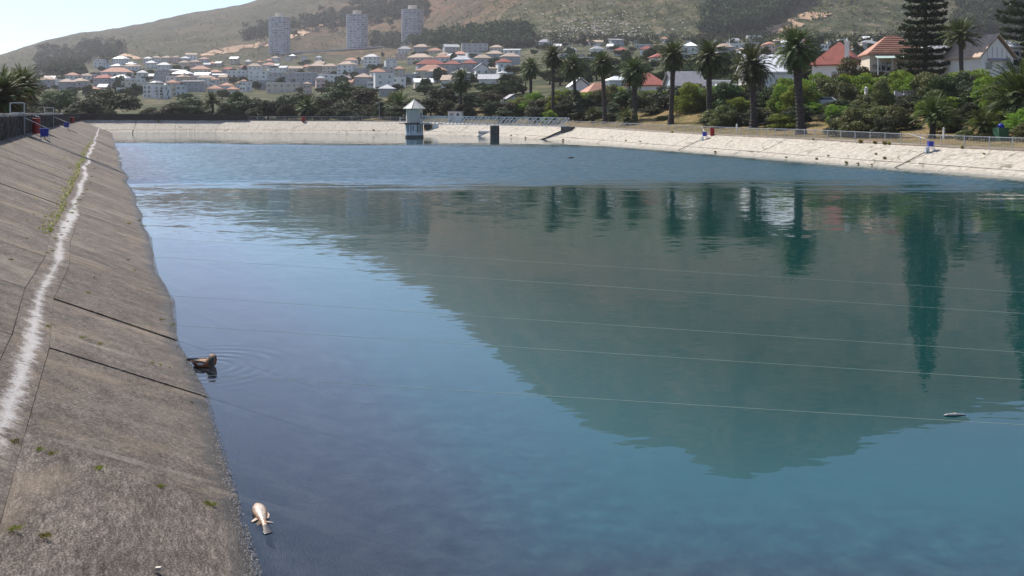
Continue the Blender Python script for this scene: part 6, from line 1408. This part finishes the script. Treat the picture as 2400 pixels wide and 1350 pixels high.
# dead fish floating on its side: head away from the bank, tail end coloured dark
rf8 = random.Random(9)
def fish_col(p, an, t):
    g = rf8.uniform(.5, 1.1)
    if t > .72: return (.05 * g, .038 * g, .028 * g)
    s = math.sin(an); e_ = math.hypot(p.x + .30, p.y - .03)
    if e_ < .018 and s > 0: return (.015, .015, .015)
    if p.x < -.22 : c = (.56, .36, .24)
    elif math.cos(an) > .55: c = (.40, .27, .19)
    elif math.cos(an) < -.7: c = (.46, .30, .20)
    else: c = (.55, .46, .36)
    if t > .5: c = (.52, .34, .22)
    return tuple(k * g for k in c) if s > -.2 else (.35, .27, .2)
fp = at(612, 0, HC * F / (1212 - H0)); fp.z = 0; fe = empty('dead_fish', fp, math.radians(-68)); fe.scale = (.95, .66, .85); tag(fe, 'pale dead fish floating on its side against the dark bank', 'fish')
fs_ = [((-.36, 0, .03), .022, .02), ((-.33, 0, .032), .06, .035), ((-.26, 0, .035), .10, .05), ((-.16, 0, .038), .125, .06), ((-.05, 0, .036), .12, .06), ((.06, 0, .03), .095, .05), ((.15, 0, .022), .062, .036), ((.22, 0, .016), .045, .026), ((.27, 0, .012), .042, .02), ((.34, 0, 0.010), .050, .016), ((.44, 0, 0.008), .062, .012), ((.52, 0, 0.006), .075, .008), ((.55, 0, 0.005), .05, .004)]
fs = []
for k in range(len(fs_) - 1):
    for q in range(4):
        t = q / 4; a_, b_ = fs_[k], fs_[k + 1]; fs.append((tuple(a_[0][j] * (1 - t) + b_[0][j] * t + (rf8.uniform(-.003, .003) if j == 1 else 0) for j in range(3)), (a_[1] * (1 - t) + b_[1] * t) * rf8.uniform(.97, 1.03), a_[2] * (1 - t) + b_[2] * t))
fs.append(fs_[-1])
link('body', sweep('body', fs, fish_col, M['fish_'], 30), fe)
M['fin'] = plain('fish_fin', (.42, .31, .23), .5, .15, 20)
def fin(nm, pts, th=.008): 
    n = len(pts); MB().add([(x, y, z) for x, y, z in pts] + [(x, y, z - th) for x, y, z in pts], [tuple(range(n)), tuple(range(n, 2 * n))[::-1]] + [(k, k + n, (k + 1) % n + n, (k + 1) % n) for k in range(n)]).build(nm, M['fin'], fe)
fin('side_fin', [(.03, -.085, .025), (.10, -.19, .012), (.14, -.185, .012), (.10, -.07, .022)], .005)
fin('back_fin', [(-.12, .115, .03), (.0, .15, .025), (.10, .115, .022), (.12, .07, .022)], .005)
for k in range(4): fin('fin_ray', [(.13 + k * .03, -.05, .02), (.19 + k * .03, -.13, .010), (.193 + k * .03, -.128, .010), (.138 + k * .03, -.048, .02)], .003)
fin('belly_fin', [(.17, .04, .018), (.24, .16, .010), (.25, .155, .010), (.21, .03, .018)], .004)
f2_ = at(2236, 0, HC * F / (974 - H0)); f2_.z = 0; e = empty('floating_fish', f2_, .15); tag(e, 'small grey white fish drifting far out under the closest line', 'fish')
link('body', sweep('body', [((-.17, 0, .01), .01, .01), ((-.12, 0, .015), .03, .02), ((-.02, 0, .015), .045, .022), ((.08, 0, .012), .03, .016), ((.13, 0, .008), .014, .01), ((.18, 0, .006), .04, .006)], lambda p, a, t: (.22, .23, .22), M['fish_']), e)
MB().add([(-.02, .03, .02), (.06, .09, .02), (.08, .03, .02), (-.02, .03, .014), (.06, .09, .014), (.08, .03, .014)], [(0, 1, 2), (5, 4, 3)]).build('fin', M['fin'], e)

# weeds in the joints of the banks
def tuft(seed, n, h, w_):
    r = np.random.default_rng(seed); V = []; Fc = []
    for k in range(n):
        a = r.uniform(0, 6.28); l = h * r.uniform(.4, 1.1); b = np.array([r.normal(0, w_ * .35), r.normal(0, w_ * .35), 0]); t = b + np.array([math.cos(a) * l * r.uniform(.2, .8), math.sin(a) * l * r.uniform(.2, .8), l]); s = np.array([-math.sin(a), math.cos(a), 0]) * .012 * h / .12
        i0_ = len(V); V += [b - s, b + s, (b + t) / 2 + s * 1.4 + np.array([0, 0, l * .12]), t]; Fc.append((i0_, i0_ + 1, i0_ + 2, i0_ + 3))
    return npmesh('weed_tuft', np.array(V), np.array(Fc), M['weed'])
TU = [tuft(s, 90, .045, .13) for s in range(3)]; TB = [tuft(s + 5, 110, .42, .35) for s in range(3)]
WP = [(352, 853), (372, 858), (395, 866), (428, 879), (442, 881), (192, 793), (233, 808), (112, 766), (405, 762), (378, 751), (207, 688), (218, 652), (300, 610), (316, 635), (92, 1057), (120, 1066), (33, 1037), (230, 1100), (376, 1143), (486, 1182), (498, 1186), (106, 1260), (34, 1243), (110, 595), (24, 610), (130, 560), (60, 560),
      (210, 430), (200, 446), (190, 455), (214, 415), (222, 395), (230, 372), (176, 480), (165, 500), (158, 520), (150, 535), (183, 386), (160, 395), (292, 427), (325, 517), (334, 530), (300, 525), (236, 350), (185, 470), (171, 492), (144, 552), (122, 590), (445, 946), (556, 1090), (580, 1205), (236, 336), (240, 325)]
for k, (x, y) in enumerate(WP):
    p = ray_left(x, y); far_ = p.y > 35
    o = link('weed_tuft', rnd.choice(TU), None, p + Vector((0, 0, .01)), rnd.uniform(0, 6), (.8 if not far_ else 1.8, .6 if not far_ else 1.3, .7 if not far_ else 1.1))
    tag(o, 'yellow green weed tuft along the limed ledge of the dark bank' if far_ else 'yellow green weed tuft growing in a joint of the dark bank', 'weed', 'weed tufts on the dark bank')
WR = [(2018, 305, .35), (2016, 333, .9), (2050, 330, .7), (2072, 331, .8), (2083, 335, .7), (1907, 327, .5), (1915, 370, .5), (1985, 380, .55), (2074, 371, .6), (2052, 362, .45), (2130, 378, .4), (2307, 363, .4), (2257, 341, .6), (1841, 366, .4), (2013, 384, .4), (1575, 309, .7), (1320, 328, .7), (1940, 364, .4), (2041, 386, .35), (1198, 318, .6), (1232, 322, .6), (875, 306, .8), (370, 286, 1.0), (1676, 357, .6), (1500, 331, .5), (1467, 329, .5)]
for x, y, s in WR:
    i = bank_near(x, (IB, IC)); best = min(np.linspace(0.03, 1.0, 60), key=lambda s_: abs(H0 + F * (HC - on_bank(i, s_).z) / on_bank(i, s_).y - y)); p = on_bank(i, best)
    i = min(np.arange(max(IB, i - 3), min(IC - 1, i + 3), .05), key=lambda q: abs(1200 + F * on_bank(q, best).x / on_bank(q, best).y - x)); p = on_bank(float(i), best, .02)
    o = link('weed_clump', rnd.choice(TB), None, p, rnd.uniform(0, 6), (s * .85,) * 3); tag(o, 'green weed clump growing in a crack of the pale bank', 'weed', 'weed clumps on the pale bank')
# gritty shells and pebbles along the waterline of the dark bank
r6 = random.Random(4); pb_ = MB()
for k in range(7000):
    i = 0.4 + 20 * r6.random() ** 1.7; s = abs(r6.gauss(0.006, 0.010)); p = on_bank(i, s, 0.012); q = r6.uniform(.003, .013)
    pb_.add([p + Vector((q * r6.uniform(.6, 1.3), 0, 0)), p + Vector((0, q * r6.uniform(.6, 1.3), 0)), p - Vector((q, 0, 0)), p - Vector((0, q, 0)), p + Vector((0, 0, q * 1.1))], [(0, 1, 4), (1, 2, 4), (2, 3, 4), (3, 0, 4)])
M['pebble'] = plain('shell_grit', (.33, .31, .29), .7, .9, 30)
tag(pb_.build('shell_grit', M['pebble']), 'dark and white shell grit along the waterline of the dark bank', kind='stuff')
st_ = ray_left(371, 1340); so = stone_mesh(77, .055, .04, .035).build('white_stone', M['coping'], None, loc=st_ + Vector((0, 0, .03))); tag(so, 'small white stone lying on the dark bank', 'stone')

# strip of dry yellow moss on the upper edge of the limed ledge
r10 = np.random.default_rng(5); V = []; Fc = []
for k in range(2600):
    i = 5 + 26 * r10.random(); dens = math.exp(-((i - 12) / 7.0) ** 2) + .25
    if r10.random() > dens: continue
    p = on_bank(i, .412 + abs(r10.normal(0, .02 + (.05 if r10.random() < .12 else 0))), .012); h = r10.uniform(.03, .10); a_ = r10.uniform(0, 6.28); t = np.array([math.cos(a_), math.sin(a_), .5]) * h; q = np.array([-math.sin(a_), math.cos(a_), 0]) * h * .5; c = np.array(p)
    b0 = len(V); V += [c - t * .5 - q * .3, c + q, c + t * .6 + np.array([0, 0, .02]), c - q]; Fc.append((b0, b0 + 1, b0 + 2, b0 + 3))
mo = link('moss_strip', npmesh('moss_strip', np.array(V), np.array(Fc), M['weed'])); tag(mo, 'dry yellow moss along the upper edge of the limed ledge', kind='stuff')

# low bushes along the foot of the far trees
r7 = random.Random(12)
for k in range(34):
    i = IB + 1 + (IR - IB - 1) * (k + r7.random()) / 34; p = on_bank(i, 1); n_ = NRM[int(i)]; o_ = r7.uniform(7, 17)
    plant('low_bush', r7.choice(['coastal', 'coastal', 'brown']), p.x + n_[0] * o_, p.y + n_[1] * o_, r7.uniform(2.4, 3.8), r7.uniform(2.6, 4.6), near('fartree', p.x + n_[0] * o_, p.y + n_[1] * o_, 'low bush at the foot of', ''), 'shrub', 'low bushes behind the far bank')
for k in range(14):
    i = IB - 1 - k * 2.1 - r7.random(); p = on_bank(i, 1); n_ = NRM[int(i)]; o_ = r7.uniform(5, 14)
    if p.y < 92: break
    plant('low_bush', 'coastal', p.x + n_[0] * o_, p.y + n_[1] * o_, r7.uniform(2.4, 3.6), r7.uniform(2.4, 4.2), 'low dark bush behind the dark bank wall', 'shrub', 'low bushes behind the dark bank wall')

# ------------------------------------------------------------------ haze
hz = MB().box((0, 1500, 440), (9000, 5000, 900))
m, nt, out = newmat('haze_air'); pv = nt.nodes.new('ShaderNodeVolumePrincipled')
pv.inputs['Color'].default_value = (0.93, 0.90, 0.97, 1); pv.inputs['Density'].default_value = 0.00011; pv.inputs['Anisotropy'].default_value = 0.35
nt.links.new(pv.outputs[0], out.inputs['Volume'])
ho = hz.build('haze', m); tag(ho, 'pale summer haze over the valley', kind='stuff')
